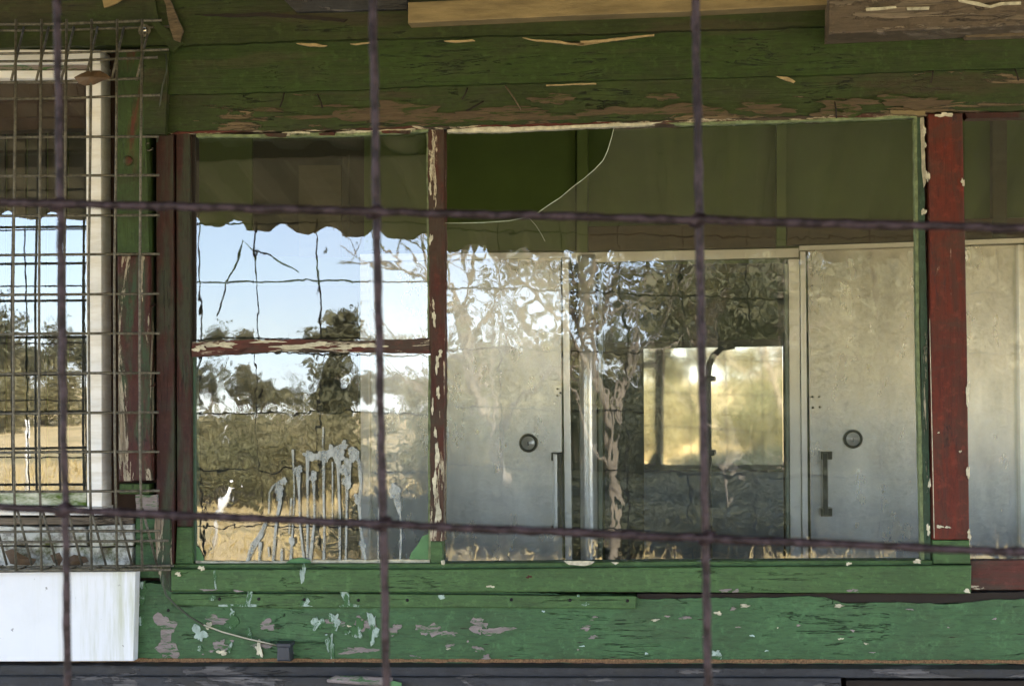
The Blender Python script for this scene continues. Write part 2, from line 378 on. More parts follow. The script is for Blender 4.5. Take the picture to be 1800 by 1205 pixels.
def door_metal(name, col, rough, seed, dent=.003, fine=.000018):
    t = NT(name)
    n = t.noise(t.map((1, 1, .3), (seed, 0, seed)), 8, 8, .7); n2 = t.noise(t.map((1, 1, .45), (seed, 3, 0)), 13, 6, .62); n3 = t.noise(t.map((6, 6, .4), (0, seed, 0)), 9, 6, .7)
    c = t.mix(t.ramp(n, [(.35, 0), (.65, 1)]), tuple(x * .78 for x in col), tuple(x * 1.12 for x in col))
    c = t.mix(t.ramp(n2, [(.55, 0), (.8, .3)]), c, (.24, .23, .19))
    c = t.mix(t.ramp(n3, [(.58, 0), (.75, .35)]), c, (.62, .62, .58))
    big = t.noise(t.map((1, 1, .5)), 3, 2)
    nb = t.bump(big, dent); nn = t.bump(n2, fine, normal=nb)
    return t.done(t.bsdf(c, t.ramp(n2, [(.3, rough * .92), (.7, rough * 1.1)]), .86, nn, .5))
M['door'] = door_metal('dull_aluminium_door', (.68, .655, .59), .26, 2)
M['mirror'] = door_metal('polished_steel_panel', (.82, .79, .70), .03, 6, .0005, .00002)
M['cream'] = plain('cream_door_trim', (.92, .89, .80), .24, .55, .07, 12)
M['greentrim_in'] = plain('grey_green_trim', (.20, .24, .18), .6)
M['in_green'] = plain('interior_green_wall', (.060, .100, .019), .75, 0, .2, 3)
M['in_green_l'] = plain('interior_green_batten', (.085, .13, .032), .7, 0, .15, 5)
M['in_brown'] = plain('interior_brown_beam', (.055, .036, .019), .8, 0, .3, 8, stretch=(1, 1, 5))
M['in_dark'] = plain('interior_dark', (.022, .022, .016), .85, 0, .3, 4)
M['in_tan'] = plain('interior_tan_sheet', (.06, .055, .032), .85, 0, .2, 9, stretch=(1, 1, 6))
M['bronze'] = plain('dark_bronze_frame', (.03, .03, .02), .45, .2, .2)
M['smoked'] = plain('smoked_door_panel', (.03, .04, .018), .12, 0, .3, 5)
M['floor'] = plain('concrete_floor', (.26, .25, .23), .8, 0, .2, 3)
M['tin'] = plain('roof_tin', (.038, .040, .020), .55, .3, .2, 2)
M['smear_flat'] = plain('grey_drips_unused', (.30, .33, .32), .6, 0, .08, 30)
M['smear_green'] = plain('green_brush_smear', (.07, .17, .06), .6, 0, .2, 30)
M['edge_glass'] = plain('broken_glass_edge', (.42, .50, .38), .3, 0, .3, 80)

# ================================================================== GROUND AND LAND
def ground_z(x, y):
    d = max(0, -y - 26)
    z = min(d, 70) * .016 + max(0, d - 70) * .002
    z += .25 * math.sin(x * .045 + 1) * min(1, d / 30) + .12 * math.sin(x * .13 + y * .11) * min(1, d / 20)
    return z
gx = [-900, -500, -300, -200, -150] + [-120 + 4 * i for i in range(61)] + [150, 200, 300, 500, 900]
gy = [60, 20, 6, 2] + [0 - 2 * i for i in range(0, 70)] + [-150, -170, -200, -260, -350, -500, -900]
V = [(x, y, ground_z(x, y) - (.02 if y > -40 else 0)) for y in gy for x in gx]
nx = len(gx)
F = [(j * nx + i, j * nx + i + 1, (j + 1) * nx + i + 1, (j + 1) * nx + i) for j in range(len(gy) - 1) for i in range(nx - 1)]
t = NT('dry_grass_field')
n1 = t.noise(t.map((1, 1, 1)), .35, 8, .7); n2 = t.noise(t.map((1, 1, 1)), 4, 8, .75); n3 = t.noise(t.map((.4, 1, 1), (9, 0, 0)), .12, 6, .6)
c = t.mix(t.ramp(n2, [(.3, 0), (.7, 1)]), (.34, .25, .11), (.60, .47, .24))
c = t.mix(t.ramp(n1, [(.50, 0), (.66, .6)]), c, (.14, .13, .045)); c = t.mix(t.ramp(n3, [(.55, 0), (.65, .5)]), c, (.10, .105, .04))
M['field'] = t.done(t.bsdf(c, .95, 0, t.bump(n2, .05)))
tag(link('field', V, F, M['field'], smooth=True, center=False), 'dry golden grass field seen in the window reflections', kind='structure')
tag(box('pavement', M['floor'], (-9, -3.9, -.02), (9, -.12, .03)), 'shaded concrete path in front of the wall', kind='structure')

# ================================================================== TREES (seen in the glass)
def m_leaf(name, c0, c1):
    t = NT(name); oi = t.N('ShaderNodeObjectInfo'); n = t.noise(t.map((1, 1, 1)), 1.3, 3)
    f = t.math('ADD', t.math('MULTIPLY', n, .8), t.math('MULTIPLY', oi.outputs['Random'], .4))
    c = t.mix(t.ramp(f, [(.3, 0), (.9, 1)]), c0, c1)
    b = t.bsdf(c, .6, 0, None, .3); tl = t.N('ShaderNodeBsdfTranslucent'); t.L(c, tl.inputs[0])
    m = t.N('ShaderNodeMixShader'); m.inputs[0].default_value = .3; t.L(b.outputs[0], m.inputs[1]); t.L(tl.outputs[0], m.inputs[2])
    return t.done(m.outputs[0])
M['gum_leaf'] = m_leaf('gum_leaves', (.060, .068, .032), (.17, .155, .085))
M['bush_leaf'] = m_leaf('bush_leaves', (.115, .115, .045), (.27, .23, .11))
M['scrub_leaf'] = m_leaf('shade_dark_scrub_leaves', (.030, .036, .016), (.075, .075, .034))  # shade put into the leaf colour to dim the mirrored view
M['bark'] = plain('pale_gum_bark', (.17, .14, .095), .8, 0, .4, 6, stretch=(3, 3, 1))
M['bark_dark'] = plain('dark_bark', (.16, .135, .10), .9, 0, .4, 6)

def tree_geo(seed, height, spread, levels=3, leaf=.16, per=34, lean=0, trunk=.16, leafy=1.0, droop=.3):
    rr = random.Random(seed); TV, TF, LV, LF = [], [], [], []
    def add(pts, rad):
        V, F = tube_geo(pts, rad, 6, .08, rr, False); o = len(TV); TV.extend(V); TF.extend([tuple(i + o for i in f) for f in F])
    def leaves(p, rad, n):
        for _ in range(n):
            q = p + Vector((rr.gauss(0, rad), rr.gauss(0, rad), rr.gauss(0, rad * .6)))
            a = Vector((rr.uniform(-1, 1), rr.uniform(-1, 1), rr.uniform(-1.2, .4))).normalized(); b = a.cross(Vector((rr.uniform(-1, 1), rr.uniform(-1, 1), rr.uniform(-1, 1)))).normalized()
            s = leaf * rr.uniform(.6, 1.4); o = len(LV)
            LV.extend([q - a * s, q + b * s * .42, q + a * s, q - b * s * .42]); LF.append((o, o + 1, o + 2, o + 3))
    def branch(p, d, L, r, lv):
        k = 5; pts = [p]; rad = [r]
        for i in range(k):
            d = (d + Vector((rr.uniform(-.25, .25), rr.uniform(-.25, .25), rr.uniform(-.08, .16)))).normalized()
            p = p + d * L / k; pts.append(p); rad.append(r * (1 - .75 * (i + 1) / k) + .004)
        add(pts, rad)
        if lv == 0:
            if rr.random() < leafy: leaves(p, L * .42, per); leaves(pts[3], L * .3, per // 3)
            return
        for i in range(rr.randint(3, 5)):
            t_ = rr.uniform(.35, 1); q = pts[min(k, int(t_ * k))]
            nd = (d * .7 + Vector((rr.uniform(-1, 1) * spread, rr.uniform(-1, 1) * spread, rr.uniform(-droop, .7)))).normalized()
            branch(q, nd, L * rr.uniform(.5, .72), r * (1 - .7 * t_) * .75, lv - 1)
    base = Vector((0, 0, -.15)); pts = [base]; rad = [trunk * 1.35]; p = base; d = Vector((lean, lean * .3, 1)).normalized()
    H = height * .5
    for i in range(7):
        d = (d + Vector((rr.uniform(-.13, .13), rr.uniform(-.13, .13), .1))).normalized(); p = p + d * H / 7; pts.append(p); rad.append(trunk * (1 - .07 * i))
    add(pts, rad)
    for i in range(rr.randint(5, 6)):
        q = pts[rr.randint(3, 7)]
        branch(q, Vector((rr.uniform(-1, 1) * spread, rr.uniform(-1, 1) * spread, rr.uniform(.4, 1))).normalized(), height * rr.uniform(.24, .36), trunk * .5, levels - 1)
    branch(pts[-1], Vector((0, 0, 1)), height * .35, trunk * .5, levels - 1)
    return TV, TF, LV, LF
def make_tree(name, seed, label, cat, group, bark, leafm, **k):
    TV, TF, LV, LF = tree_geo(seed, **k)
    e = empty(name); tag(e, label, cat, group)
    link('trunk', TV, TF, bark, e, True, False)
    if LV: link('crown', LV, LF, leafm, e, False, False)
    return e
def bush_geo(seed, r, h, n, leaf):
    rr = random.Random(seed); TV, TF, LV, LF = [], [], [], []
    cl = [(Vector((rr.uniform(-r, r) * .75, rr.uniform(-r, r) * .75, h * rr.uniform(.25, .95))), rr.uniform(.25, .5) * r) for _ in range(16)]
    for c_, q in cl:
        pts = [Vector((c_.x * .1, c_.y * .1, -.1)), Vector((c_.x * .55, c_.y * .55, c_.z * .5)), c_]
        V, F = tube_geo(pts, [.03, .02, .008], 5, 0, rr, False); o = len(TV); TV.extend(V); TF.extend([tuple(i + o for i in f) for f in F])
        for _ in range(n // 16):
            d = Vector((rr.gauss(0, 1), rr.gauss(0, 1), rr.gauss(0, .8))).normalized() * q * rr.uniform(.5, 1.05); p = c_ + d
            if p.z < 0: p.z = rr.uniform(0, .2)
            a = Vector((rr.uniform(-1, 1), rr.uniform(-1, 1), rr.uniform(-.4, 1))).normalized(); b = a.cross(Vector((rr.uniform(-1, 1), rr.uniform(-1, 1), rr.uniform(-1, 1)))).normalized()
            s = leaf * rr.uniform(.6, 1.4); o = len(LV)
            LV.extend([p - a * s, p + b * s * .5, p + a * s, p - b * s * .5]); LF.append((o, o + 1, o + 2, o + 3))
    return TV, TF, LV, LF
def copy_thing(e, loc, rz, s, label=None, group=None):
    c = e.copy(); C.objects.link(c); c.location = loc; c.rotation_euler = (0, 0, rz); c.scale = (s, s, s)
    if label: c['label'] = label
    if group: c['group'] = group
    for ch in e.children:
        d = ch.copy(); C.objects.link(d); d.parent = c
    return c
def place(e, loc, rz=0, s=1): e.location = loc; e.rotation_euler = (0, 0, rz); e.scale = (s, s, s); return e
def at_refl(px, dist):
    """ground point in the direction mirrored at this column"""
    a = P(px, 680, 1) - EYE; a.z = 0; a.normalize(); q = Vector((EYE.x + a.x * dist, 0, 0)); y = -(EYE.y + a.y * dist)
    return Vector((q.x, y, ground_z(q.x, y)))
TL = 'distant eucalyptus in the tree line across the dry field, mirrored in the glass'
TG = 'far tree line reflected in the windows'
protos = [make_tree('gum_tree', 100 + i, TL, 'tree', TG, M['bark'], M['gum_leaf'], height=[7, 6, 8][i], spread=[.9, 1.1, .8][i], leaf=.19, per=26, leafy=.9) for i in range(3)]
first = [True] * 3
k = 0
for i in range(46):
    px = -260 + i * 46 + rnd.uniform(-16, 16); dist = rnd.uniform(84, 118)
    sz = rnd.uniform(.34, .56) if px > 200 else rnd.uniform(.5, .68)
    loc = at_refl(px, dist); j = i % 3
    if first[j]: place(protos[j], loc, rnd.uniform(0, 6), sz); first[j] = False
    else: copy_thing(protos[j], loc, rnd.uniform(0, 6), sz)
BL = 'olive bush growing in the dry grass, mirrored in the lower panes'
BG = 'bushes in the field reflected in the windows'
TV, TF, LV, LF = bush_geo(5, 1.5, 1.35, 12000, .042)
bush = empty('bush'); tag(bush, BL, 'bush', BG); link('trunk', TV, TF, M['bark_dark'], bush, True, False); link('crown', LV, LF, M['bush_leaf'], bush, False, False)
scrub = empty('bush'); tag(scrub, 'dark scrubby bush added to subdue the reflection over the middle and right doors', 'bush', 'added dark scrub subduing the reflection in the right half of the large pane'); TV, TF, LV, LF = bush_geo(9, 1.5, 1.35, 12000, .036); link('trunk', TV, TF, M['bark_dark'], scrub, True, False); link('crown', LV, LF, M['scrub_leaf'], scrub, False, False)  # scrub added to hide the bright field mirrored over the doors
place(scrub, at_refl(985, 37), 2, 1.1)
f1 = True
for (px, dist, s) in [(330, 33, .95), (400, 29, .8), (455, 34, 1.0), (520, 31, .85), (575, 36, .95), (830, 30, .95), (900, 34, 1.1), (960, 29, .9),
                      (60, 60, 1.2), (-40, 55, 1.1), (860, 48, 1.5), (960, 46, 1.4)]:
    loc = at_refl(px, dist)
    if f1: place(bush, loc, 0, s); f1 = False
    else: copy_thing(bush, loc, rnd.uniform(0, 6), s)
for (px, dist, s) in [(1050, 30, 1.0), (1105, 34, 1.15), (1160, 29, 1.0), (1215, 33, 1.1), (1270, 30, 1.05), (1330, 34, 1.15), (1385, 29, 1.0), (1440, 33, 1.1), (1500, 30, 1.0), (1560, 34, 1.15), (1620, 30, 1.05), (1680, 33, 1.1), (1740, 30, 1.0), (1800, 33, 1.1), (1870, 31, 1.1),
                      (1080, 26, .85), (1190, 25.5, .8), (1300, 26, .85), (1410, 25, .8), (1520, 26, .85), (1640, 25, .85), (1760, 26, .9)]:
    copy_thing(scrub, at_refl(px, dist), rnd.uniform(0, 6), s)
for i in range(44):      # a belt of low scrub nearer the wall, added to darken the mirrored ground
    px = 790 + (i % 22) * 46 + rnd.uniform(-14, 14); loc = at_refl(px, (17.5 if i < 22 else 21.5) + rnd.uniform(-1.2, 1.2)); s = rnd.uniform(.9, 1.15)
    c_ = copy_thing(scrub, loc, rnd.uniform(0, 6), s, 'low dark scrub added near the wall to darken the reflection at the bottom of the large pane', 'added low scrub darkening the reflection in the bottom of the large panes'); c_.scale = (s, s, rnd.uniform(.24, .36))
near = [('bare_gum_tree', 201, 925, 21, 'leaning gum with thin bare branches against the sky, mirrored over the left steel door', dict(height=5.6, spread=1.0, leaf=.045, per=4, leafy=.25, lean=-.25, trunk=.07)),
        ('gum_tree', 202, 1075, 14, 'near gum tree with tangled pale limbs, mirrored beside the white interior pipe', dict(height=4.8, spread=1.15, leaf=.045, per=26, leafy=.6, lean=.05, trunk=.042)),
        ('gum_tree', 203, 1290, 17, 'leafy gum tree mirrored over the dark panel of the middle door', dict(height=5.6, spread=1.2, leaf=.05, per=50, leafy=.8, lean=.1, trunk=.05)),
        ('gum_tree', 205, 590, 48, 'lone dark gum crown mirrored in the upper left pane', dict(height=2.9, spread=.5, leaf=.12, per=30, leafy=1, lean=.0, trunk=.15))]
for nm, sd_, px, dist, lb, kw in near:
    e = make_tree(nm, sd_, lb, 'tree', None, M['bark'] if sd_ == 201 else M['bark_dark'], M['gum_leaf'], **kw); place(e, at_refl(px, dist), sd_)
thick = make_tree('gum_tree', 301, 'dense olive gum tree, one of the stand mirrored over the right doors', 'tree', 'stand of dense gum trees reflected right of the middle door', M['bark_dark'], M['gum_leaf'], height=4.6, spread=1.3, leaf=.10, per=95, leafy=1, trunk=.12, droop=.8)
tk = True
for (px, dist, s_) in [(1215, 40, .95), (1330, 37, 1.0), (1440, 34, .95), (1550, 38, 1.05), (1660, 35, 1.0), (1770, 33, 1.0), (1890, 36, 1.1), (1390, 45, 1.2), (1500, 46, 1.2), (1620, 46, 1.25), (1720, 45, 1.2), (1830, 44, 1.2), (1285, 47, 1.15)]:
    if tk: place(thick, at_refl(px, dist), 1, s_); tk = False
    else: copy_thing(thick, at_refl(px, dist), rnd.uniform(0, 6), s_)
# tufts of dry grass close by
V, F = [], []
rg = random.Random(3)
for _ in range(9000):
    x = rg.uniform(-13, 5); y = -rg.uniform(5, 30)
    z = ground_z(x, y) - .02
    h = rg.uniform(.08, .32); a = rg.uniform(0, 6.28); w = rg.uniform(.008, .02); o = len(V); lx, ly = rg.uniform(-.1, .1), rg.uniform(-.1, .1)
    V += [(x - w * math.cos(a), y - w * math.sin(a), z), (x + w * math.cos(a), y + w * math.sin(a), z), (x + lx, y + ly, z + h)]; F.append((o, o + 1, o + 2))
M['straw'] = plain('straw', (.42, .33, .15), .9, 0, .4, 2)
me = bpy.data.meshes.new('dry_grass'); me.from_pydata(V, [], F); me.materials.append(M['straw']); o = bpy.data.objects.new('dry_grass', me); C.objects.link(o)
tag(o, 'tufts of dry straw coloured grass in the field', kind='stuff', cat='grass')
# white field posts
for (px, dist, h, r, lb) in [(45, 24, 1.15, .028, 'white fence post standing in the dry grass, mirrored in the caged window'), (372, 19, 0.75, .035, 'short white leaning post mirrored in the lower left pane'), (398, 30, 1.4, .022, 'thin white post among the olive bushes, mirrored in the lower left pane')]:
    p = at_refl(px, dist)
    tag(tube('field_post', M['white_frame'], [p + Vector((0, 0, -.1)), p + Vector((.02 if px != 372 else .18, 0, h * .6)), p + Vector((.03 if px != 372 else .32, 0, h))], [r, r, r * .95], n=10), lb, 'post')

# ================================================================== VERANDA ROOF
aw = empty('veranda_roof', (0, -1.6, 2.3)); tag(aw, 'corrugated tin veranda roof whose wavy edge is mirrored across the glass', 'roof')
EY = -3.24
ez = [(-400, 372), (0, 384), (150, 388), (345, 404), (560, 420), (750, 432), (900, 447), (1000, 450), (1200, 452), (1800, 455), (2400, 460)]
def edge_z(x):
    pts = [PR(a, b, EY) for a, b in ez]
    if x <= pts[0].x: return pts[0].z
    for a, b in zip(pts, pts[1:]):
        if x <= b.x: return a.z + (b.z - a.z) * (x - a.x) / (b.x - a.x)
    return pts[-1].z
prof = []   # ribbed section, pitch .19
x = -4.9
i = 0
while x < 3.6:
    for dx, dz in ((0, 0), (.035, .004), (.055, .020), (.075, .034), (.100, .034), (.120, .020), (.140, .004)):
        prof.append((x + dx, dz))
    x += .19
V, F = [], []
rows = [(EY, None), (EY + .9, .3), (EY + 2, .65), (-.09, 1.0)]
for (yy, f) in rows:
    for (x, dz) in prof:
        z0 = edge_z(x); z = z0 if f is None else z0 + (2.72 - z0) * f
        V.append((x, yy, z + dz))
        V.append((x, yy, z + dz + .0022))
n = len(prof)
for r_ in range(len(rows) - 1):
    for i in range(n - 1):
        a = r_ * n * 2 + i * 2; b = a + 2; c2 = a + n * 2; d2 = c2 + 2
        F.append((a, b, d2, c2)); F.append((a + 1, c2 + 1, d2 + 1, b + 1))
for i in range(n - 1): a = i * 2; F.append((a, a + 1, a + 3, a + 2))
link('roof_sheet', V, F, M['tin'], aw)
for yy, zz in ((-2.2, 2.40), (-.9, 2.62)):
    box('batten', M['core'], (-4.9, yy - .03, zz - .07 - (.02 if yy < -2 else 0)), (3.6, yy + .03, zz - .03), aw)
for xx in (-4.6, 3.3):
    box('post', M['bark_dark'], (xx - .05, -3.1, .03), (xx + .05, -3.0, 2.12), aw)

# ================================================================== BUILDING
bld = empty('timber_building', (0, 0, 0)); tag(bld, 'old green weatherboard building with flaking red window frames behind a wire fence', 'building')
# shell of the room behind the glass
wl = lambda px, py, Y=.02: P(px, py, Y)
xs = {k: wl(k, 600).x for k in (-700, 178, 337, 1625, 1700, 3000)}
zt, zb = wl(900, 205).z, wl(900, 1003).z
box('wall_framing', M['core'], (-4.6, .022, .03), (3.6, .075, zb), bld)
box('wall_framing', M['core'], (-4.6, .022, zt), (3.6, .075, 2.8), bld)
box('wall_framing', M['core'], (xs[178] + .0, .022, zb), (xs[337] - .005, .075, zt), bld)
box('wall_framing', M['core'], (xs[1625] + .006, .022, zb), (xs[1700] - .006, .075, zt), bld)
box('wall_framing', M['core'], (-4.6, .022, zb), (-2.2, .075, zt), bld)
box('wall_framing', M['core'], (2.3, .022, zb), (3.6, .075, zt), bld)
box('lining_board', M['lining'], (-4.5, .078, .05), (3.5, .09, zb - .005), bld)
box('lining_board', M['in_green'], (-4.5, .078, zt + .005), (3.5, .09, 2.6), bld)
RY = 2.02      # face of the inner wall
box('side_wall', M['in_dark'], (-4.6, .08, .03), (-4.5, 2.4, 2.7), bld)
box('side_wall', M['in_green'], (3.5, .08, .03), (3.6, 2.4, 2.7), bld)
box('ceiling', M['in_green'], (-4.6, .076, 2.62), (3.6, 2.4, 2.70), bld)
box('floor', M['floor'], (-4.6, .076, -.05), (3.6, 2.4, .03), bld)
box('roof', M['tin'], (-4.7, -.05, 2.84), (3.7, 5.0, 2.9), bld)
box('inner_wall', M['in_green'], (-4.5, RY + .08, .03), (3.5, RY + .16, 2.62), bld)
# upper part of the inner wall
rect('wall_panel', M['in_green'], 250, 100, 443, 500, RY + .05, .025, bld)
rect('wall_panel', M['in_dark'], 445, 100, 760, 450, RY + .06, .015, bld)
rect('hanging_sheet', M['in_tan'], 525, 290, 600, 452, RY - .02, .01, bld)
rect('batten', M['in_dark'], 602, 268, 612, 452, RY - .01, .03, bld)
rect('wall_panel', M['in_green'], 640, 100, 1012, 440, RY + .045, .02, bld)
rect('batten', M['in_green_l'], 1014, 180, 1033, 447, RY + .01, .05, bld)
rect('batten', M['in_green_l'], 1365, 180, 1382, 432, RY + .01, .05, bld)
rect('batten', M['in_tan'], 1745, 180, 1770, 418, RY + .01, .05, bld)
slab('beam', M['in_brown'], [(1034, 398), (1364, 392), (1364, 434), (1034, 441)], RY + .02, .05, bld)
slab('beam', M['in_brown'], [(1383, 392), (1900, 380), (1900, 416), (1383, 430)], RY + .02, .05, bld)
slab('trim_board', M['cream'], [(1004, 444), (1404, 436), (1404, 452), (1004, 462)], RY + .0, .05, bld)
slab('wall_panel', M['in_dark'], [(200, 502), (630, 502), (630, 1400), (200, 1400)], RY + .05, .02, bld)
# steel door 1
def lock(cx, cy, Y, door):
    c = P(cx, cy, Y); V, F = [], []
    for i in range(24):
        a = 2 * math.pi * i / 24
        for (rad, dy) in ((.030, 0), (.030, -.010), (.023, -.014), (.021, -.008)):
            V.append((c.x + rad * math.cos(a), c.y + dy, c.z + rad * math.sin(a)))
    for i in range(24):
        for k_ in range(3):
            a = i * 4 + k_; b = ((i + 1) % 24) * 4 + k_; F.append((a, a + 1, b + 1, b))
    l = link('lock_ring', V, F, M['black'], door, True)
    V, F = [], []
    for i in range(24):
        a = 2 * math.pi * i / 24
        for (rad, dy) in ((.0215, 0), (.0215, -.009), (.018, -.012), (.010, -.012), (.009, -.016)): V.append((c.x + rad * math.cos(a), c.y + dy, c.z + rad * math.sin(a)))
    for i in range(24):
        for k_ in range(4):
            a = i * 5 + k_; b = ((i + 1) % 24) * 5 + k_; F.append((a, a + 1, b + 1, b))
    F.append(tuple(i * 5 + 4 for i in range(24)))
    link('lock_cylinder', V, F, M['lockface'], door, True)
    box('keyhole', M['black'], (c.x - .0017, c.y - .0175, c.z - .008), (c.x + .0017, c.y - .0158, c.z + .004), door)
def holes(pts, Y, door):
    for (x, y) in pts:
        c = P(x, y, Y); tube('screw_hole', M['black'], [c, c + Vector((0, -.0012, 0))], .0035, door, 8)
d1 = empty('door', P(815, 700, RY), bld); tag(d1, 'left dull aluminium door with round lock and bar handle')
slab('door_leaf', M['door'], [(649, 461), (986, 454), (992, 1400), (651, 1400)], RY + .005, .04, d1)
slab('door_frame', M['cream'], [(633, 446), (1001, 443), (1001, 453), (633, 459)], RY - .02, .07, d1)
slab('door_frame', M['white_frame'], [(633, 460), (647, 460), (650, 1400), (636, 1400)], RY - .02, .07, d1)
slab('door_frame', M['cream'], [(988, 454), (999, 454), (1011, 1400), (998, 1400)], RY - .03, .07, d1)
lock(929, 778, RY + .004, d1); holes([(980, 683), (990, 685), (980, 695), (990, 697), (985, 690)], RY + .004, d1)
def handle(x0, x1, y0, y1, Y, door, mat):
    slab('handle', mat, [(x0, y0), (x1, y0 + 1), (x1 + 1, y1), (x0 + 1, y1)], Y - .045, .012, door, bevel=.004)
    for (ya, yb) in ((y0, y0 + 10), (y1 - 10, y1)): slab('handle_foot', M['black'], [(x0 - 3, ya - 2), (x1 + 8, ya - 2), (x1 + 8, yb + 2), (x0 - 3, yb + 2)], Y - .032, .031, door)
handle(972, 979, 797, 936, RY + .004, d1, M['lockface'])
slab('handle_shadow', M['black'], [(980, 798), (988, 798), (990, 937), (982, 937)], RY - .028, .03, d1)  # black slab standing in for the shadow right of the handle
# white pipe
e = tube('pipe', M['cream'], seg(P(1031, 448, RY - .03), P(1040, 1400, RY - .03), 4), .028, bld, 20)
rect('trim_board', M['greentrim_in'], 1052, 462, 1059, 1400, RY - .0, .05, bld)
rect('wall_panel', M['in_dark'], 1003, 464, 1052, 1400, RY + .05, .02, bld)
# middle door with polished panel
d2 = empty('door', P(1215, 700, RY), bld); tag(d2, 'middle dark framed door with polished steel lower panel')
slab('door_leaf', M['bronze'], [(1062, 466), (1378, 462), (1382, 1400), (1064, 1400)], RY + .012, .035, d2)
slab('top_panel', M['smoked'], [(1075, 482), (1366, 478), (1368, 597), (1077, 604)], RY + .006, .008, d2)
# polished panel, hung a touch askew
o = slab('steel_panel', M['mirror'], [(1130, 612), (1376, 608), (1380, 1400), (1134, 1400)], RY - .034, .006, d2)
o.rotation_euler = (0, 0, R(-5.6))
slab('rail', M['bronze'], [(1066, 602), (1376, 596), (1376, 607), (1066, 614)], RY - .012, .018, d2)
slab('edge_trim', M['greentrim_in'], [(1379, 464), (1385, 464), (1391, 1400), (1384, 1400)], RY - .03, .06, d2)
slab('latch', M['black'], [(1365, 766), (1377, 765), (1377, 780), (1366, 781)], RY - .035, .026, d2)
# black conduit
c0 = [P(1290, 608, RY - .058), P(1268, 612, RY - .058), P(1253, 624, RY - .058), P(1245, 642, RY - .058), P(1243, 668, RY - .058), P(1244, 800, RY - .058), P(1248, 1300, RY - .058)]
cd = tube('conduit', M['black'], c0, .0085, bld, 10)
for y in (665, 796): slab('conduit_clip', M['black'], [(1231, y - 3), (1234, y - 5), (1253, y - 5), (1256, y - 3), (1256, y + 3), (1253, y + 5), (1234, y + 5), (1231, y + 3)], RY - .070, .05, bld)
# trims and door 3
slab('trim_board', M['cream'], [(1386, 455), (1405, 455), (1412, 1400), (1392, 1400)], RY - .01, .06, bld)
d3 = empty('door', P(1600, 700, RY), bld); tag(d3, 'right dull aluminium door with round lock and recessed dark pull')
slab('door_leaf', M['door'], [(1420, 441), (1790, 430), (1797, 1400), (1430, 1400)], RY + .005, .04, d3)
slab('door_frame', M['cream'], [(1405, 432), (1800, 418), (1800, 427), (1405, 440)], RY - .02, .07, d3)
slab('door_frame', M['cream'], [(1407, 442), (1416, 442), (1425, 1400), (1414, 1400)], RY - .03, .07, d3)
slab('door_frame', M['cream'], [(1790, 430), (1800, 430), (1810, 1400), (1799, 1400)], RY - .03, .07, d3)
lock(1499, 771, RY + .004, d3); holes([(1428, 697), (1440, 697), (1429, 716), (1441, 715)], RY + .004, d3)
handle(1446, 1455, 795, 905, RY + .004, d3, M['black'])
slab('wall_panel', M['door'], [(1815, 425), (2200, 415), (2200, 1400), (1822, 1400)], RY + .03, .04, bld)

# ---- behind the caged window
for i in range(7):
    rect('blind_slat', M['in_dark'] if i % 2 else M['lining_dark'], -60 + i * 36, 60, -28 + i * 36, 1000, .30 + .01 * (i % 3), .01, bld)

# ---- weatherboards over the windows
B = lambda *a, **k: slab(*a, **k)
B('weatherboard', M['board_a'], [(-80, -120), (2000, -160), (2000, 20), (1450, 46), (1010, 60), (640, 68), (300, 80), (-80, 84)], -.062, .07, bld, tilt=.012, bevel=0, rough=1.3, step=12)
B('weatherboard', M['board_b'], [(252, 80), (300, 76), (640, 64), (1010, 56), (1450, 42), (2000, 16), (2000, 112), (1450, 131), (1200, 138), (1000, 143), (700, 153), (640, 157), (280, 166), (252, 167)], -.047, .06, bld, tilt=.008, bevel=0, rough=1.1, step=10)
B('weatherboard', M['board_c'], [(250, 163), (640, 154), (1000, 140), (1450, 128), (2000, 106), (2000, 188), (1640, 198), (1400, 203), (1200, 210), (1000, 215), (780, 221), (640, 224), (470, 229), (345, 229), (250, 236)], -.034, .04, bld, tilt=.004, bevel=0, rough=1.8, step=8)
# splinters and torn edges
for pts in ([(918, 66), (945, 70), (985, 72), (1020, 80), (1020, 72), (1075, 68), (1150, 60), (1150, 63), (1110, 68), (1060, 74), (1022, 80), (985, 76), (945, 73)],
            [(520, 76), (550, 76), (575, 80), (570, 82), (540, 81)], [(615, 77), (650, 74), (652, 76), (625, 79)], [(780, 72), (830, 69), (835, 72), (800, 75)],
            [(1365, 134), (1383, 135), (1398, 143), (1395, 146), (1378, 140)], [(960, 149), (1048, 146), (1048, 148), (960, 151)]):
    B('splinter', M['splinter'], pts, -.068, .006, bld, bevel=0, rough=.6, step=5)
for k_, (x0, y0, w, h) in enumerate([(455, 193, 40, 4), (530, 206, 60, 5), (575, 186, 30, 3), (660, 196, 90, 22), (700, 205, 70, 14), (820, 205, 130, 16), (890, 192, 60, 7), (975, 173, 32, 10), (945, 176, 28, 7), (1060, 196, 70, 10), (1155, 170, 30, 8), (1160, 193, 70, 12),
                                    (1325, 190, 60, 12), (1445, 198, 26, 10), (1488, 198, 26, 9), (1475, 182, 50, 12), (1590, 180, 60, 16), (1230, 196, 40, 8)]):
    P0 = blob_pts(x0 + w * .3, y0, w * .85, h * .75, 18, .5)
    B('bare_patch', M['flake_worn'], P0, -.0372 - .00012 * k_, .002, bld, bevel=0)
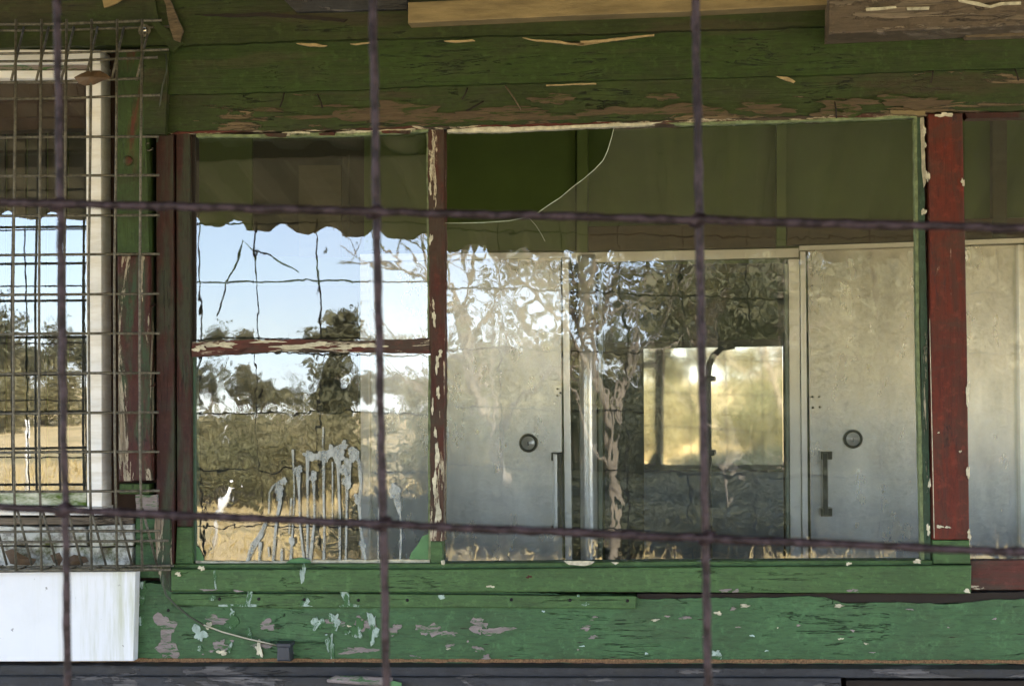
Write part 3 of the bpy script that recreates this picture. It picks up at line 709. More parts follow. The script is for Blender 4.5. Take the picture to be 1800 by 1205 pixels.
for k_, (a, b, c_, d_) in enumerate([(500, 163, 492, 188), (558, 166, 567, 190), (888, 150, 917, 195), (822, 155, 812, 175), (1467, 178, 1470, 208), (1640, 122, 1636, 146), (1783, 120, 1790, 142), (355, 26, 351, 56), (820, 195, 850, 178)]):
    tube('split', M['flake_brown'] if k_ in (2, 7) else M['dark'], [P(a, b, -.0375 if k_ != 7 else -.0525), P((a + c_) / 2 + 1, (b + d_) / 2, -.041 if k_ != 7 else -.054), P(c_, d_, -.0375 if k_ != 7 else -.050)], .0016, bld, 5)
for (pts) in ([(342, 26), (400, 24), (460, 22), (520, 26), (570, 30), (610, 34), (604, 39), (570, 36), (520, 32), (455, 28), (400, 30)],):
    B('split', M['dark'], pts, -.0635, .004, bld, bevel=0, rough=1.2)
# timber lying under the veranda roof
B('timber_batten', M['timber_pale'], [(717, 4), (1200, -16), (1462, -26), (1462, 8), (1200, 21), (1000, 28), (717, 41)], -.105, .05, bld, bevel=.002)
B('timber_beam', M['timber_grey'], [(1457, -60), (2000, -80), (2000, 35), (1457, 60)], -.15, .10, bld, bevel=.003)
B('timber_batten', M['flake_brown'], [(1690, 55), (2000, 40), (2000, 56), (1700, 66)], -.075, .03, bld)
B('timber_batten', M['grey_ledge'], [(470, -30), (716, -40), (716, 16), (520, 21)], -.075, .02, bld)
for pts in ([(1522, 14), (1545, 13), (1575, 11), (1576, 14), (1545, 18), (1523, 19)], [(1594, 13), (1634, 12), (1633, 17), (1595, 18)], [(1684, -2), (1720, 4), (1740, 10), (1760, 4), (1795, 3), (1795, 8), (1762, 9), (1742, 14), (1718, 10), (1686, 3)]):
    B('paint_flake', M['putty'], pts, -.153, .003, bld, bevel=0)
# torn board end by the cage
B('board_stub', M['board_a'], [(248, -30), (268, -30), (280, 40), (322, 76), (305, 92), (285, 70), (262, 35)], -.066, .013, bld, bevel=0, rough=1)
B('splinter', M['flake_brown'], [(284, -10), (300, 2), (322, 55), (316, 74), (305, 70), (298, 48), (292, 10)], -.073, .006, bld, bevel=0, rough=1)
B('splinter', M['timber_pale'], [(180, 0), (222, -6), (205, 6), (183, 14)], -.075, .005, bld, bevel=0, rough=1)
B('corner_board', M['board_a'], [(252, 90), (296, 90), (290, 236), (252, 236)], -.056, .02, bld)

# ---- posts between the windows
B('window_post', M['green_post'], [(204, 90), (251, 88), (259, 330), (262, 448), (206, 448)], -.050, .07, bld)
B('window_post', M['red_worn'], [(206, 449), (262, 449), (265, 844), (208, 846)], -.049, .07, bld, bevel=.003)
V, F = [], []
c = P(225, 283, -.050)
for j in range(5):
    a = math.pi / 2 * j / 4
    for i in range(16): V.append((c.x + .011 * math.cos(a) * math.cos(i * math.pi / 8), c.y - .008 * math.sin(a), c.z + .011 * math.cos(a) * math.sin(i * math.pi / 8)))
for j in range(4):
    for i in range(16): F.append((j * 16 + i, j * 16 + (i + 1) % 16, (j + 1) * 16 + (i + 1) % 16, (j + 1) * 16 + i))
link('bolt_head', V, F, M['green_post'], bld, True)
B('packing_block', M['green_post'], [(210, 850), (262, 850), (262, 868), (210, 868)], -.035, .04, bld)
B('packing_block', M['bare'], [(238, 869), (276, 869), (276, 908), (240, 908)], -.040, .04, bld, rough=1)
B('backing_board', M['mossboard'], [(-80, 960), (232, 962), (232, 1000), (-80, 1000)], -.022, .03, bld, rough=.8)
B('backing_board', M['lining_dark'], [(-80, 906), (236, 906), (236, 1002), (-80, 1002)], -.004, .02, bld)
B('backing_slat', M['timber_grey'], [(-80, 909), (234, 909), (234, 920), (-80, 922)], -.030, .02, bld, rough=.8)
B('backing_slat', M['mossboard'], [(-80, 924), (150, 926), (152, 958), (-80, 957)], -.026, .02, bld, rough=.8)
B('backing_slat', M['mossboard'], [(156, 924), (233, 922), (233, 958), (158, 959)], -.030, .02, bld, rough=.8)
B('backing_board', M['sill_low'], [(238, 910), (292, 910), (292, 1015), (238, 1015)], -.020, .03, bld)
B('cover_strip', M['red_worn'], [(272, 905), (298, 905), (300, 1040), (284, 1030), (276, 1000)], -.044, .02, bld, bevel=0, rough=1.2)
B('white_panel', M['white_board'], [(-80, 1006), (238, 1004), (234, 1161), (-80, 1162)], -.062, .03, bld)

# ---- caged white window
w1 = empty('window', P(60, 900, -.02), bld); tag(w1, 'white framed window behind the wire cage')
B('frame_head', M['white_frame'], [(-200, 86), (176, 88), (176, 112), (-200, 112)], -.040, .06, w1)
B('frame_head', M['white_frame'], [(-200, 124), (150, 124), (150, 138), (-200, 138)], -.030, .05, w1)
B('frame_groove', M['bare'], [(-200, 113), (152, 113), (152, 123), (-200, 123)], -.022, .04, w1)
B('frame_stile', M['white_frame'], [(157, 113), (177, 113), (179, 890), (159, 890)], -.040, .06, w1)
B('frame_bead', M['white_frame'], [(151, 124), (156, 124), (158, 890), (153, 890)], -.031, .05, w1)
B('frame_sill', M['moss'], [(-200, 864), (151, 864), (152, 888), (-200, 888)], -.025, .05, w1)
B('frame_sill', M['white_frame'], [(-200, 891), (179, 891), (179, 905), (-200, 905)], -.048, .07, w1)
def pane(name, mat, pts, parent, tilt=0, Y=0., th=.003, rot=None):
    o = slab(name, mat, pts, Y, th, parent, bevel=0)
    if rot: o.rotation_euler = rot
    return o
pane('pane', M['glass_left'], [(-200, 139), (152, 139), (153, 864), (-200, 864)], w1, Y=.002)

# ---- big window
w2 = empty('window', P(980, 990, -.02), bld); tag(w2, 'wide red framed window, its big pane broken at the top')
B('frame_jamb', M['red_stile'], [(274, 238), (304, 236), (306, 900), (304, 1000), (280, 985), (275, 905)], -.030, .05, w2, bevel=.002)
B('sash_stile', M['red_stile'], [(309, 232), (333, 232), (336, 925), (311, 925)], -.022, .045, w2, bevel=.002)
B('sash_stile', M['sill'], [(311, 926), (336, 926), (338, 990), (308, 990)], -.022, .045, w2, bevel=.002)
B('glazing_bead', M['dark'], [(334, 234), (343, 236), (343, 597), (335, 597)], -.006, .03, w2)
B('glazing_bead', M['green_trim'], [(336, 622), (342, 622), (345, 988), (338, 988)], -.006, .03, w2)
B('mullion', M['red_peel'], [(752, 228), (780, 226), (782, 595), (779, 900), (780, 950), (756, 950), (757, 620), (755, 596)], -.018, .045, w2, bevel=0, rough=.8, step=7)
B('mullion', M['sill'], [(757, 951), (777, 951), (778, 993), (757, 992)], -.018, .045, w2)
B('transom', M['red_rail'], [(337, 601), (370, 600), (470, 596), (565, 597), (610, 600), (754, 594), (756, 620), (620, 619), (480, 618), (337, 627)], -.020, .045, w2, bevel=0, rough=1.0, step=6)
B('frame_head', M['red_rail'], [(300, 224), (760, 216), (1200, 206), (1640, 196), (1640, 204), (1200, 217), (1120, 220), (760, 227), (345, 234), (300, 236)], -.024, .045, w2, bevel=0, rough=1.2)
for (pts, m) in (([(345, 235), (420, 236), (520, 234), (620, 233), (752, 227), (752, 231), (640, 238), (560, 240), (450, 241), (345, 241)], 'putty_green'),
                 ([(495, 233), (545, 232), (545, 238), (500, 240)], 'putty'), ([(590, 232), (730, 226), (730, 230), (600, 236)], 'putty'),
                 ([(786, 228), (885, 222), (900, 224), (1000, 221), (1080, 217), (1165, 214), (1140, 220), (1000, 226), (900, 231), (786, 233)], 'putty'),
                 ([(1170, 216), (1400, 211), (1500, 207), (1612, 203), (1612, 207), (1450, 213), (1200, 221)], 'putty_green'),
                 ([(1565, 194), (1627, 195), (1626, 203), (1567, 200)], 'timber_pale')):
    B('putty_strip', M[m], pts, -.0265 if m != 'timber_pale' else -.04, .02, w2, bevel=0, rough=.9, step=6)
for pts in ([(463, 234), (505, 234), (502, 241), (470, 240)], [(560, 234), (590, 232), (588, 238), (562, 238)], [(670, 230), (725, 229), (720, 235), (672, 234)]):
    B('paint_flake', M['red_peel'], pts, -.0285, .002, w2, bevel=0, rough=.8, step=6)
for k_, (x, y, rx, ry) in enumerate([(388, 606, 24, 5), (350, 612, 10, 5), (520, 609, 42, 4), (640, 607, 30, 4), (470, 600, 22, 2.5), (560, 603, 20, 3), (600, 612, 16, 3)]):
    B('paint_flake', M['putty'], blob_pts(x, y, rx, ry, 18, .5), -.0225 - .0002 * k_, .002, w2, bevel=0)
for k_, (x, y, rx, ry) in enumerate([(757, 300, 2, 8), (756, 332, 2, 10), (757, 420, 3, 8), (763, 560, 3, 12), (768, 640, 3, 14), (770, 690, 3, 9), (768, 800, 3, 25), (764, 850, 4, 18), (770, 900, 4, 22), (760, 715, 2, 12), (765, 760, 2, 10), (774, 620, 3, 6)]):
    B('paint_flake', M['putty'], blob_pts(x, y, rx, ry, 14, .5), -.0205 - .0002 * k_, .002, w2, bevel=0)
B('putty_strip', M['putty_green'], [(749, 232), (753, 232), (756, 594), (752, 594)], -.007, .02, w2, bevel=0, rough=.8)
B('putty_strip', M['putty_green'], [(753, 624), (757, 624), (759, 988), (753, 988)], -.007, .02, w2, bevel=0, rough=.8)
B('putty_strip', M['putty'], [(344, 985), (420, 986), (560, 984), (755, 983), (756, 990), (560, 991), (344, 992)], -.010, .02, w2, bevel=0, rough=1.0, step=6)
B('putty_strip', M['putty'], [(775, 985), (781, 984), (782, 997), (777, 998)], -.030, .01, w2, bevel=0)
B('putty_strip', M['putty'], [(990, 985), (1045, 986), (1040, 991), (1028, 994), (1000, 992)], -.0515, .004, w2, bevel=0, rough=.6)
B('putty_strip', M['putty'], [(1074, 987), (1088, 988), (1082, 992)], -.0515, .004, w2, bevel=0)
B('frame_edge', M['green_trim'], [(1608, 205), (1622, 204), (1630, 600), (1636, 984), (1624, 985), (1618, 600)], -.016, .035, w2, bevel=0, rough=.7, step=8)
B('frame_edge', M['putty_green'], [(1607, 206), (1612, 205), (1616, 600), (1625, 984), (1619, 984), (1611, 600)], -.018, .03, w2, bevel=0, rough=.6, step=8)
B('frame_edge', M['putty'], [(1618, 207), (1624, 206), (1628, 320), (1624, 330), (1620, 290)], -.0185, .004, w2, bevel=0, rough=.8)
# panes
pA = pane('pane', M['glass_a'], [(342, 236), (753, 230), (756, 597), (342, 602)], w2, rot=(R(.12), 0, 0)); tag(pA, 'upper left pane')
pB = pane('pane', M['glass_b'], [(342, 620), (756, 616), (758, 990), (342, 992)], w2, rot=(R(-.5), 0, R(.1)), Y=.001); tag(pB, 'lower left pane streaked with grey paint drips')
hole = [(1084, 212), (1080, 222), (1074, 245), (1068, 265), (1060, 282), (1045, 298), (1025, 315), (1005, 330), (985, 347), (962, 362), (945, 374), (925, 382), (895, 388), (850, 391), (810, 392), (780, 392)]
pC = pane('pane', M['glass_c'], hole + [(778, 992), (1640, 990), (1622, 200)], w2, rot=(R(-.1), 0, 0)); tag(pC, 'large pane with a curved break across its upper left corner')
tube('glass_edge', M['edge_glass'], [P(x, y, -.0003) for x, y in hole[1:]], .0008, w2, 6)
tube('crack', M['edge_glass'], [P(930, 383, -.001), P(942, 396, -.001), (P(952, 412, -.001)), P(958, 424, -.001)], .0004, w2, 5)
# paint drips on the lower left pane
Z = lambda X, Y_: (320 + X / 2.802, 580 + Y_ / 2.802)
drips = [([(695, 480), (692, 560), (697, 640), (696, 800), (700, 960), (698, 1135)], [7, 6, 12, 9, 9, 11]), ([(545, 592), (548, 680), (552, 800), (548, 905), (540, 1040), (535, 1130)], [9, 6, 6, 6, 8, 12]),
         ([(618, 600), (617, 750), (618, 900), (616, 1130)], [16, 10, 9, 9]), ([(645, 700), (650, 820), (652, 950), (640, 1040), (630, 1140)], [20, 9, 9, 12, 15]), ([(740, 650), (741, 760), (740, 950)], [6, 5, 5]),
         ([(770, 600), (770, 740), (776, 900), (776, 1135)], [30, 10, 10, 9]), ([(810, 640), (812, 760), (810, 900), (806, 1130)], [22, 12, 9, 9]), ([(830, 640), (826, 700), (824, 770)], [10, 9, 12]),
         ([(850, 600), (872, 650), (880, 760), (872, 850), (880, 980), (890, 1070), (905, 1140)], [30, 14, 12, 14, 12, 16, 10]), ([(572, 700), (576, 800), (580, 960), (592, 1060), (600, 1135)], [20, 9, 8, 8, 12]),
         ([(480, 780), (482, 850), (465, 930), (455, 1040), (448, 1135)], [22, 16, 10, 12, 12]), ([(500, 735), (450, 765), (430, 800), (427, 900)], [13, 10, 8, 6]), ([(412, 945), (385, 1010), (350, 1060), (318, 1145)], [14, 22, 26, 12]), ([(385, 1050), (380, 1135)], [14, 9]),
         ([(425, 1070), (428, 1110)], [7, 7]), ([(490, 1080), (490, 1138)], [10, 12]), ([(538, 830), (532, 900), (527, 1000)], [7, 6, 6]), ([(1045, 770), (1062, 850), (1074, 920), (1078, 1020), (1074, 1130)], [24, 26, 9, 8, 9]), ([(968, 880), (966, 1000), (966, 1140)], [5, 6, 7]),
         ([(600, 610), (650, 620), (720, 600), (790, 570)], [14, 16, 18, 22])]
for k_, (pts, ws_) in enumerate(drips):
    # smooth ribbon
    q = []
    for i in range(len(pts) - 1):
        for s_ in range(6):
            u = s_ / 6; q.append((pts[i][0] + (pts[i + 1][0] - pts[i][0]) * u, pts[i][1] + (pts[i + 1][1] - pts[i][1]) * u, (ws_[i] + (ws_[i + 1] - ws_[i]) * (u * u * (3 - 2 * u))) * rnd.uniform(.88, 1.12)))
    q.append((*pts[-1], ws_[-1]))
    left, right = [], []
    for i, (x, y, w) in enumerate(q):
        a = q[max(i - 1, 0)]; b = q[min(i + 1, len(q) - 1)]; dx, dy = b[0] - a[0], b[1] - a[1]; L = math.hypot(dx, dy) or 1
        left.append(Z(x - dy / L * w * .58, y + dx / L * w * .58)); right.append(Z(x + dy / L * w * .58, y - dx / L * w * .58))
    x, y, w = q[0]; a = math.atan2(q[1][1] - y, q[1][0] - x)
    cap0 = [Z(x - math.cos(a + t_) * w * .58, y - math.sin(a + t_) * w * .58) for t_ in (-.9, -.3, .3, .9)]
    x, y, w = q[-1]; a = math.atan2(y - q[-2][1], x - q[-2][0])
    cap1 = [Z(x + math.cos(a + t_) * w * .58, y + math.sin(a + t_) * w * .58) for t_ in (-.9, -.3, .3, .9)]
    out = right[::-1] + cap0[::-1][::-1] + left + cap1[::-1]
    slab('paint_drip', M['smear'], right[::-1] + cap0[::-1] + left + cap1[::-1], -.0062 - .00022 * k_, .0008, w2, bevel=0)
for k_, (x, y, rx, ry) in enumerate([(500, 745, 17, 17), (478, 795, 24, 34), (570, 692, 22, 24), (645, 722, 20, 22), (640, 620, 36, 22), (705, 618, 38, 24), (765, 612, 40, 34), (800, 565, 17, 20), (845, 612, 32, 32), (795, 690, 17, 30), (810, 748, 24, 26), (890, 1060, 16, 26), (1045, 790, 26, 36), (860, 830, 14, 22), (540, 1040, 12, 26), (735, 590, 16, 24)]):
    B('paint_splash', M['smear'], [Z(*q_) for q_ in blob_pts(x, y, rx, ry, 28, .35)], -.0112 - .00015 * k_, .0006, w2, bevel=0)
B('green_smear', M['smear_green'], [(718, 988), (722, 972), (735, 955), (742, 942), (752, 938), (756, 950), (756, 988)], -.0045, .001, w2, bevel=0, rough=1)
B('green_smear', M['smear_green'], [(345, 958), (352, 966), (358, 980), (358, 988), (345, 988)], -.0045, .001, w2, bevel=0, rough=.8)
B('green_smear', M['smear_green'], [(503, 988), (512, 982), (530, 979), (545, 984), (548, 990), (503, 991)], -.0115, .001, w2, bevel=0, rough=.8)

# ---- right window
w3 = empty('window', P(1900, 985, -.02), bld); tag(w3, 'window at the right edge beyond the red post')
pane('pane', M['glass_c'], [(1694, 208), (2700, 190), (2700, 985), (1704, 985)], w3, Y=.004)
B('sash_rail', M['red_rail'], [(1706, 984), (2700, 984), (2700, 1037), (1706, 1036)], -.012, .04, w3)
B('frame_head', M['red_stile'], [(1696, 198), (2700, 180), (2700, 190), (1700, 208)], -.020, .04, w3)
B('window_post', M['red_post'], [(1632, 200), (1692, 199), (1700, 600), (1704, 948), (1640, 948), (1636, 600)], -.036, .06, bld, bevel=.002)
B('window_post', M['sill'], [(1640, 949), (1704, 949), (1706, 990), (1641, 990)], -.036, .06, bld)
for k_, (x, y, rx, ry) in enumerate([(1627, 255, 2, 4), (1631, 310, 3, 9), (1624, 372, 4, 6), (1625, 230, 3, 7), (1693, 320, 3, 6), (1701, 690, 2.5, 20), (1702, 830, 2.5, 12), (1650, 760, 1.5, 1.5), (1699, 450, 2, 9), (1634, 850, 2, 8), (1688, 793, 2, 2), (1704, 940, 3, 9), (1652, 925, 5, 3), (1666, 926, 4, 2), (1632, 930, 3, 9), (1660, 202, 14, 4)]):
    B('paint_flake', M['putty'], blob_pts(x, y, rx, ry, 12, .5), -.0385 - .0001 * k_, .002, bld, bevel=0)
tube('split', M['putty'], [P(1634, 560, -.0365), P(1637, 700, -.0365), P(1640, 840, -.0365), P(1642, 945, -.0365)], .0008, bld, 5)

# ---- sill boards
B('sill_nosing', M['sill'], [(300, 991), (780, 990), (1200, 986), (1640, 984), (1640, 996), (1200, 997), (780, 1001), (300, 1002)], -.030, .05, bld, bevel=.002)
B('sill_board', M['sill'], [(300, 1000), (780, 1000), (1200, 996), (1708, 993), (1707, 1043), (1250, 1041), (1090, 1040), (640, 1040), (300, 1038)], -.052, .06, bld, bevel=.003)
B('cover_batten', M['sill'], [(300, 1043), (640, 1043), (1118, 1047), (1117, 1069), (800, 1067), (480, 1068), (300, 1062)], -.040, .03, bld, bevel=.002)
B('weatherboard', M['sill_low'], [(237, 1024), (1116, 1046), (1124, 1052), (1250, 1050), (1450, 1049), (1490, 1060), (1560, 1058), (1680, 1061), (1740, 1054), (2000, 1046), (2000, 1168), (235, 1162)], -.024, .04, bld, bevel=0, rough=1.5, tilt=-.0)
B('gap_board', M['dark'], [(1120, 1044), (2000, 1040), (2000, 1060), (1120, 1057)], -.018, .03, bld, bevel=0, rough=1)  # dark strip standing in for the shadow under the sill board
for (x, y) in ((386, 1052), (535, 1053), (630, 1054), (716, 1054), (899, 1053), (1002, 1054), (1103, 1055), (455, 1052), (296, 1072)):
    c = P(x, y, -.040); tube('nail_head', M['nail'], [c, c + Vector((0, -.0015, 0))], .0034, bld, 8)
for k_, (x, y, rx, ry, m) in enumerate([
    (291, 1100, 15, 22, 'bare'), (293, 1138, 16, 20, 'bare'), (380, 1089, 16, 8, 'bare'), (470, 1098, 14, 8, 'bare'), (388, 1134, 11, 10, 'bare'), (460, 1134, 14, 7, 'bare'), (628, 1142, 26, 6, 'bare'), (640, 1096, 14, 12, 'bare'), (588, 1092, 20, 5, 'bare'),
    (755, 1106, 16, 12, 'bare'), (780, 1112, 22, 4, 'bare'), (840, 1098, 15, 12, 'bare'), (868, 1108, 26, 6, 'bare'), (790, 1133, 8, 3, 'bare'), (841, 1140, 11, 4, 'bare'), (1040, 1087, 9, 4, 'bare'), (1030, 1103, 9, 3.5, 'bare'), (1043, 1119, 7, 3, 'bare'), (730, 1154, 9, 2.5, 'bare'), (855, 1155, 8, 4, 'bare'), (693, 1106, 10, 9, 'bare'),
    (410, 1086, 7, 14, 'bird_white'), (406, 1098, 5, 6, 'bird_white'), (350, 1112, 10, 14, 'bird_white'), (581, 1136, 7, 20, 'bird_white'), (558, 1095, 9, 14, 'bird_white'), (588, 1090, 10, 12, 'bird_white'), (628, 1105, 10, 16, 'bird_white'), (655, 1105, 10, 22, 'bird_white'), (437, 1112, 5, 8, 'bird_white'), (404, 1138, 3, 8, 'bird_white'),
    (245, 1054, 8, 12, 'bird_white'), (246, 1090, 6, 10, 'bird_white'), (249, 1028, 6, 8, 'bird_white'), (351, 1139, 4, 4, 'bird_white'), (1259, 1148, 6, 7, 'bird_white'), (1266, 1154, 5, 4, 'bird_white'), (610, 1110, 5, 5, 'bird_white'),
    (1262, 1077, 7, 2.5, 'putty'), (1310, 1064, 8, 2.5, 'putty'), (1289, 1069, 5, 2.5, 'bare'), (1152, 1089, 6, 1.8, 'putty'), (1205, 1085, 9, 2.5, 'bare'), (1475, 1064, 8, 2.5, 'putty'), (1600, 1070, 5, 1.5, 'bare'), (366, 1098, 5, 6, 'putty'), (455, 1140, 6, 11, 'putty'), (390, 1146, 8, 4, 'putty')]):
    B('bare_patch' if m == 'bare' else 'paint_splash', M[m], rough_edge(blob_pts(x, y, rx, ry, 16, .55), 3, .8, rnd), -.0246 - .00012 * k_, .003, bld, bevel=0)
rc = random.Random(12)
for k_ in range(46):
    x = rc.uniform(310, 1790); y = rc.uniform(1072, 1158); m = rc.choice(['bare_plain', 'bare_plain', 'putty', 'bird_white_plain', 'dark', 'dark'])
    if m == 'dark': B('crack', M[m], [(x, y), (x + 6, y - .8), (x + rc.uniform(9, 26), y + rc.uniform(-1, 1)), (x + 7, y + 1.0)], -.0243, .002, bld, bevel=0)
    else: B('paint_chip', M[m], blob_pts(x, y, rc.uniform(1.2, 4.5), rc.uniform(.9, 1.8), 10, .6, rc), -.0243 - .00002 * k_, .002, bld, bevel=0)
for k_, (x, y, rx, ry, m) in enumerate([(532, 1008, 4, 16, 'bird_white'), (378, 1016, 2.5, 14, 'bird_white'), (930, 1013, 5, 2.5, 'red_peel'), (862, 1030, 6, 2, 'putty'), (365, 1036, 12, 2, 'bare'), (418, 1038, 8, 1.5, 'bare'), (1500, 1037, 8, 3, 'bare'), (1275, 1037, 9, 3, 'bare'), (1294, 1038, 6, 3, 'bare'), (354, 998, 5, 4, 'putty'), (313, 1008, 4, 4, 'putty'), (1700, 1038, 6, 3, 'putty'), (1612, 986, 8, 3, 'putty'), (1492, 990, 4, 3, 'putty')]):
    B('bare_patch' if m == 'bare' else 'paint_splash', M[m], blob_pts(x, y, rx, ry, 14, .5), -.0530 - .0001 * k_, .002, bld, bevel=0)
for k_, (pts) in enumerate([[(384, 1062), (430, 1061), (435, 1045), (436, 1030), (430, 1024), (440, 1026), (444, 1040), (440, 1060), (454, 1062), (452, 1066), (384, 1065)], [(526, 1064), (532, 1054), (540, 1048), (545, 1056), (540, 1062), (550, 1065)],
                            [(596, 1064), (606, 1060), (600, 1046), (597, 1040), (605, 1035), (613, 1040), (614, 1058), (634, 1063), (632, 1066), (598, 1066)], [(372, 1044), (380, 1048), (374, 1056), (366, 1052)], [(768, 1046), (780, 1044), (784, 1050), (774, 1053)], [(1022, 1062), (1030, 1057), (1036, 1061), (1028, 1065)], [(1014, 1044), (1019, 1044), (1018, 1050), (1015, 1049)]]):
    B('paint_splash', M['bird_white'], rough_edge(pts, 4, .7, rnd), -.0412 - .0001 * k_, .002, bld, bevel=0)
# ---- foot of the wall
B('flashing', M['rust_line'], [(-80, 1156), (2000, 1160), (2000, 1166), (-80, 1162)], -.0275, .03, bld, bevel=0, rough=.8, step=5)
B('ledge', M['grey_ledge'], [(-80, 1169), (2000, 1176), (2000, 1192), (-80, 1187)], -.075, .06, bld, bevel=.002)
B('ledge', M['grey_ledge'], [(-80, 1188), (1478, 1191), (1485, 1260), (-80, 1260)], -.092, .08, bld, bevel=.003)
B('ledge', M['dark'], [(1487, 1195), (2000, 1196), (2000, 1260), (1490, 1260)], -.05, .04, bld)
box('plinth', M['grey_ledge'], (-4.6, -.04, .03), (3.6, .0, P(900, 1262, 0).z), bld)

# ================================================================== LOOSE THINGS
cb = tube('cable', M['cable'], [P(x, y, Y) for x, y, Y in [(292, 95, -.06), (293, 125, -.062), (286, 150, -.062), (281, 185, -.055), (280, 225, -.05), (276, 250, -.04)]], .0016, None, 6)
tag(cb, 'thin green cable hanging down beside the top of the cage', 'cable')
cb = empty('cable', P(300, 1050, -.06)); tag(cb, 'flaked black cable curving from the cage down to the small grey socket', 'cable')
pts = [(287, 1010), (286, 1026), (292, 1045), (308, 1062), (333, 1083), (358, 1098), (390, 1110), (430, 1121), (470, 1130), (492, 1135)]
tube('sheath', M['cable'], [P(x, y, -.058 + .0028 * i) for i, (x, y) in enumerate(pts)], .0022, cb, 7)
tube('bare_wire', M['cable_w'], [P(x, y - .5, -.0615 + .0028 * i) for i, (x, y) in enumerate(pts)][5:], .0016, cb, 7)
sk = empty('socket', P(497, 1160, -.05)); tag(sk, 'small dark grey plastic socket fixed low on the green board', 'socket')
slab('body', M['plastic_black'], [(487, 1134), (508, 1134), (510, 1162), (486, 1162)], -.060, .033, sk, bevel=.004)
slab('cap', M['plastic_black'], [(485, 1130), (511, 1130), (510, 1137), (486, 1137)], -.064, .038, sk, bevel=.002)
ea = tube('twig', M['bare'], [P(575, 1196, -.11), P(590, 1193, -.11), P(630, 1195, -.105), P(690, 1198, -.10)], [.003, .008, .009, .009], None, 8); tag(ea, 'pale stick lying on the grey ledge under the window', 'stick')
tag(slab('tape_scrap', M['smear_green'], [(678, 1199), (692, 1196), (706, 1199), (704, 1215), (680, 1215)], -.115, .004, None, rough=1, bevel=0), 'green scrap beside the pale stick on the ledge', 'scrap')
def leaf(pts, Y, label, bulge=.012):
    ps = [P(x, y, Y) for x, y in pts]; c_ = sum(ps, Vector()) / len(ps) + Vector((0, -bulge, 0)); n_ = len(ps)
    V = ps + [c_] + [p + Vector((0, .0015, 0)) for p in ps] + [c_ + Vector((0, .0015, 0))]
    F = [(i, (i + 1) % n_, n_) for i in range(n_)] + [(n_ + 1 + (i + 1) % n_, n_ + 1 + i, 2 * n_ + 1) for i in range(n_)] + [(i, n_ + 1 + i, n_ + 1 + (i + 1) % n_, (i + 1) % n_) for i in range(n_)]
    return tag(link('dead_leaf', V, F, M['leaf'], None, False), label, 'leaf')
leaf([(130, 136), (143, 129), (158, 124), (176, 124), (188, 131), (196, 137), (178, 143), (165, 149), (150, 151), (138, 147)], -.125, 'brown curled leaf caught in the cage at its upper right')
leaf([(8, 968), (20, 964), (45, 978), (64, 982), (58, 992), (35, 993), (18, 990)], -.05, 'dead leaf behind the foot of the cage near its left end', .006)
leaf([(88, 975), (104, 970), (110, 982), (104, 994), (94, 988)], -.05, 'small curled dead leaf behind the foot of the cage in its middle', .006)
leaf([(112, 984), (130, 974), (150, 978), (156, 986), (140, 992), (118, 994)], -.045, 'broad dead leaf behind the foot of the cage, right of the curled one', .006)
# screw eyes on the dark recess
for (x, y, lb) in ((262, 258, 'wire hook at the upper left of the big window frame'), (265, 532, 'small rusty hook halfway up the worn post'), (266, 672, 'small rusty hook low on the worn post')):
    c = P(x, y, -.045); pts = [c + Vector((.008 * math.cos(a * .55 + 1.6), 0, .008 * math.sin(a * .55 + 1.6))) for a in range(9)]
    tag(tube('hook', M['galv'] if y < 300 else M['red_stile'], pts + [c + Vector((.002, .02, -.006))], .0016, None, 6), lb, 'hook')
# screw with washer holding the cage
sw = empty('screw', P(255, 54, -.07)); tag(sw, 'shiny screw with washer holding the top of the cage', 'screw')
c = P(254, 54, -.068); tube('washer', M['galv'], [c, c + Vector((0, -.002, 0))], .013, sw, 16, smooth=False); tube('screw_head', M['brass'], [c + Vector((0, -.002, 0)), c + Vector((0, -.007, 0)), c + Vector((0, -.009, 0))], [.007, .006, .003], sw, 12)
tube('screw_shank', M['galv'], [c, c + Vector((0, .03, 0))], .003, sw, 8)

# ================================================================== CAGE over the white window
cage = empty('window_cage', P(120, 1000, -.12)); tag(cage, 'welded wire cage fixed over the white framed window', 'window cage')
CY, CB = -.125, -.060
WR = .0027
vx = [-19 - 44, -19, 25, 70, 114, 158, 203, 247]
def jit(): return rnd.uniform(-1, 1)
for i, x in enumerate(vx):
    tube('wire', M['galv'], [P(x + 3, 34, CY), P(x + 1 + jit(), 250, CY - .002), P(x - 2 + jit(), 500, CY), P(x - 1 + jit(), 780, CY), P(x + 3, 1003, CY), P(x + 24, 994, CB + .02)], WR, cage, 7)
hy = [41, 92, 143, 172, 240, 308, 378, 446, 516, 585, 655, 724, 793, 862, 932, 1000]
for i, y in enumerate(hy):
    xe = 280 + (4 if i in (0, 1) else 0) + 1.5 * jit()
    if y in (41, 92): xe = 296 if y == 92 else 284
    if y == 143: xe = 246
    tube('wire', M['galv'], [P(-90, y + 3 + jit(), CY + .004), P(100, y + 1 + .6 * jit(), CY + .004), P(xe, y - (5 if y < 200 else 0) + .6 * jit(), CY + .004)], WR * 1.05, cage, 7)
for i, x in enumerate([-14, 30, 74, 118, 160, 206, 250]):   # sloping returns at the head and foot
    tube('wire', M['galv'], [P(x - 10, 141, CY + .006), P(x + 12, 48, CB)], WR, cage, 7)
    tube('wire', M['galv'], [P(x - 4 + 4, 893, CY + .006), P(x + 26, 992, CB)], WR, cage, 7)
for y, Y, xe in ((52, CB, 300), (106, -.09, 277), (950, -.09, 296), (994, CB + .002, 306), (1001, -.11, 300)):
    tube('wire', M['galv'], [P(-90, y + 3, Y), P(100, y + 1.5, Y), P(xe, y - 5 if y < 200 else y - .5, Y)], WR * 1.05, cage, 7)

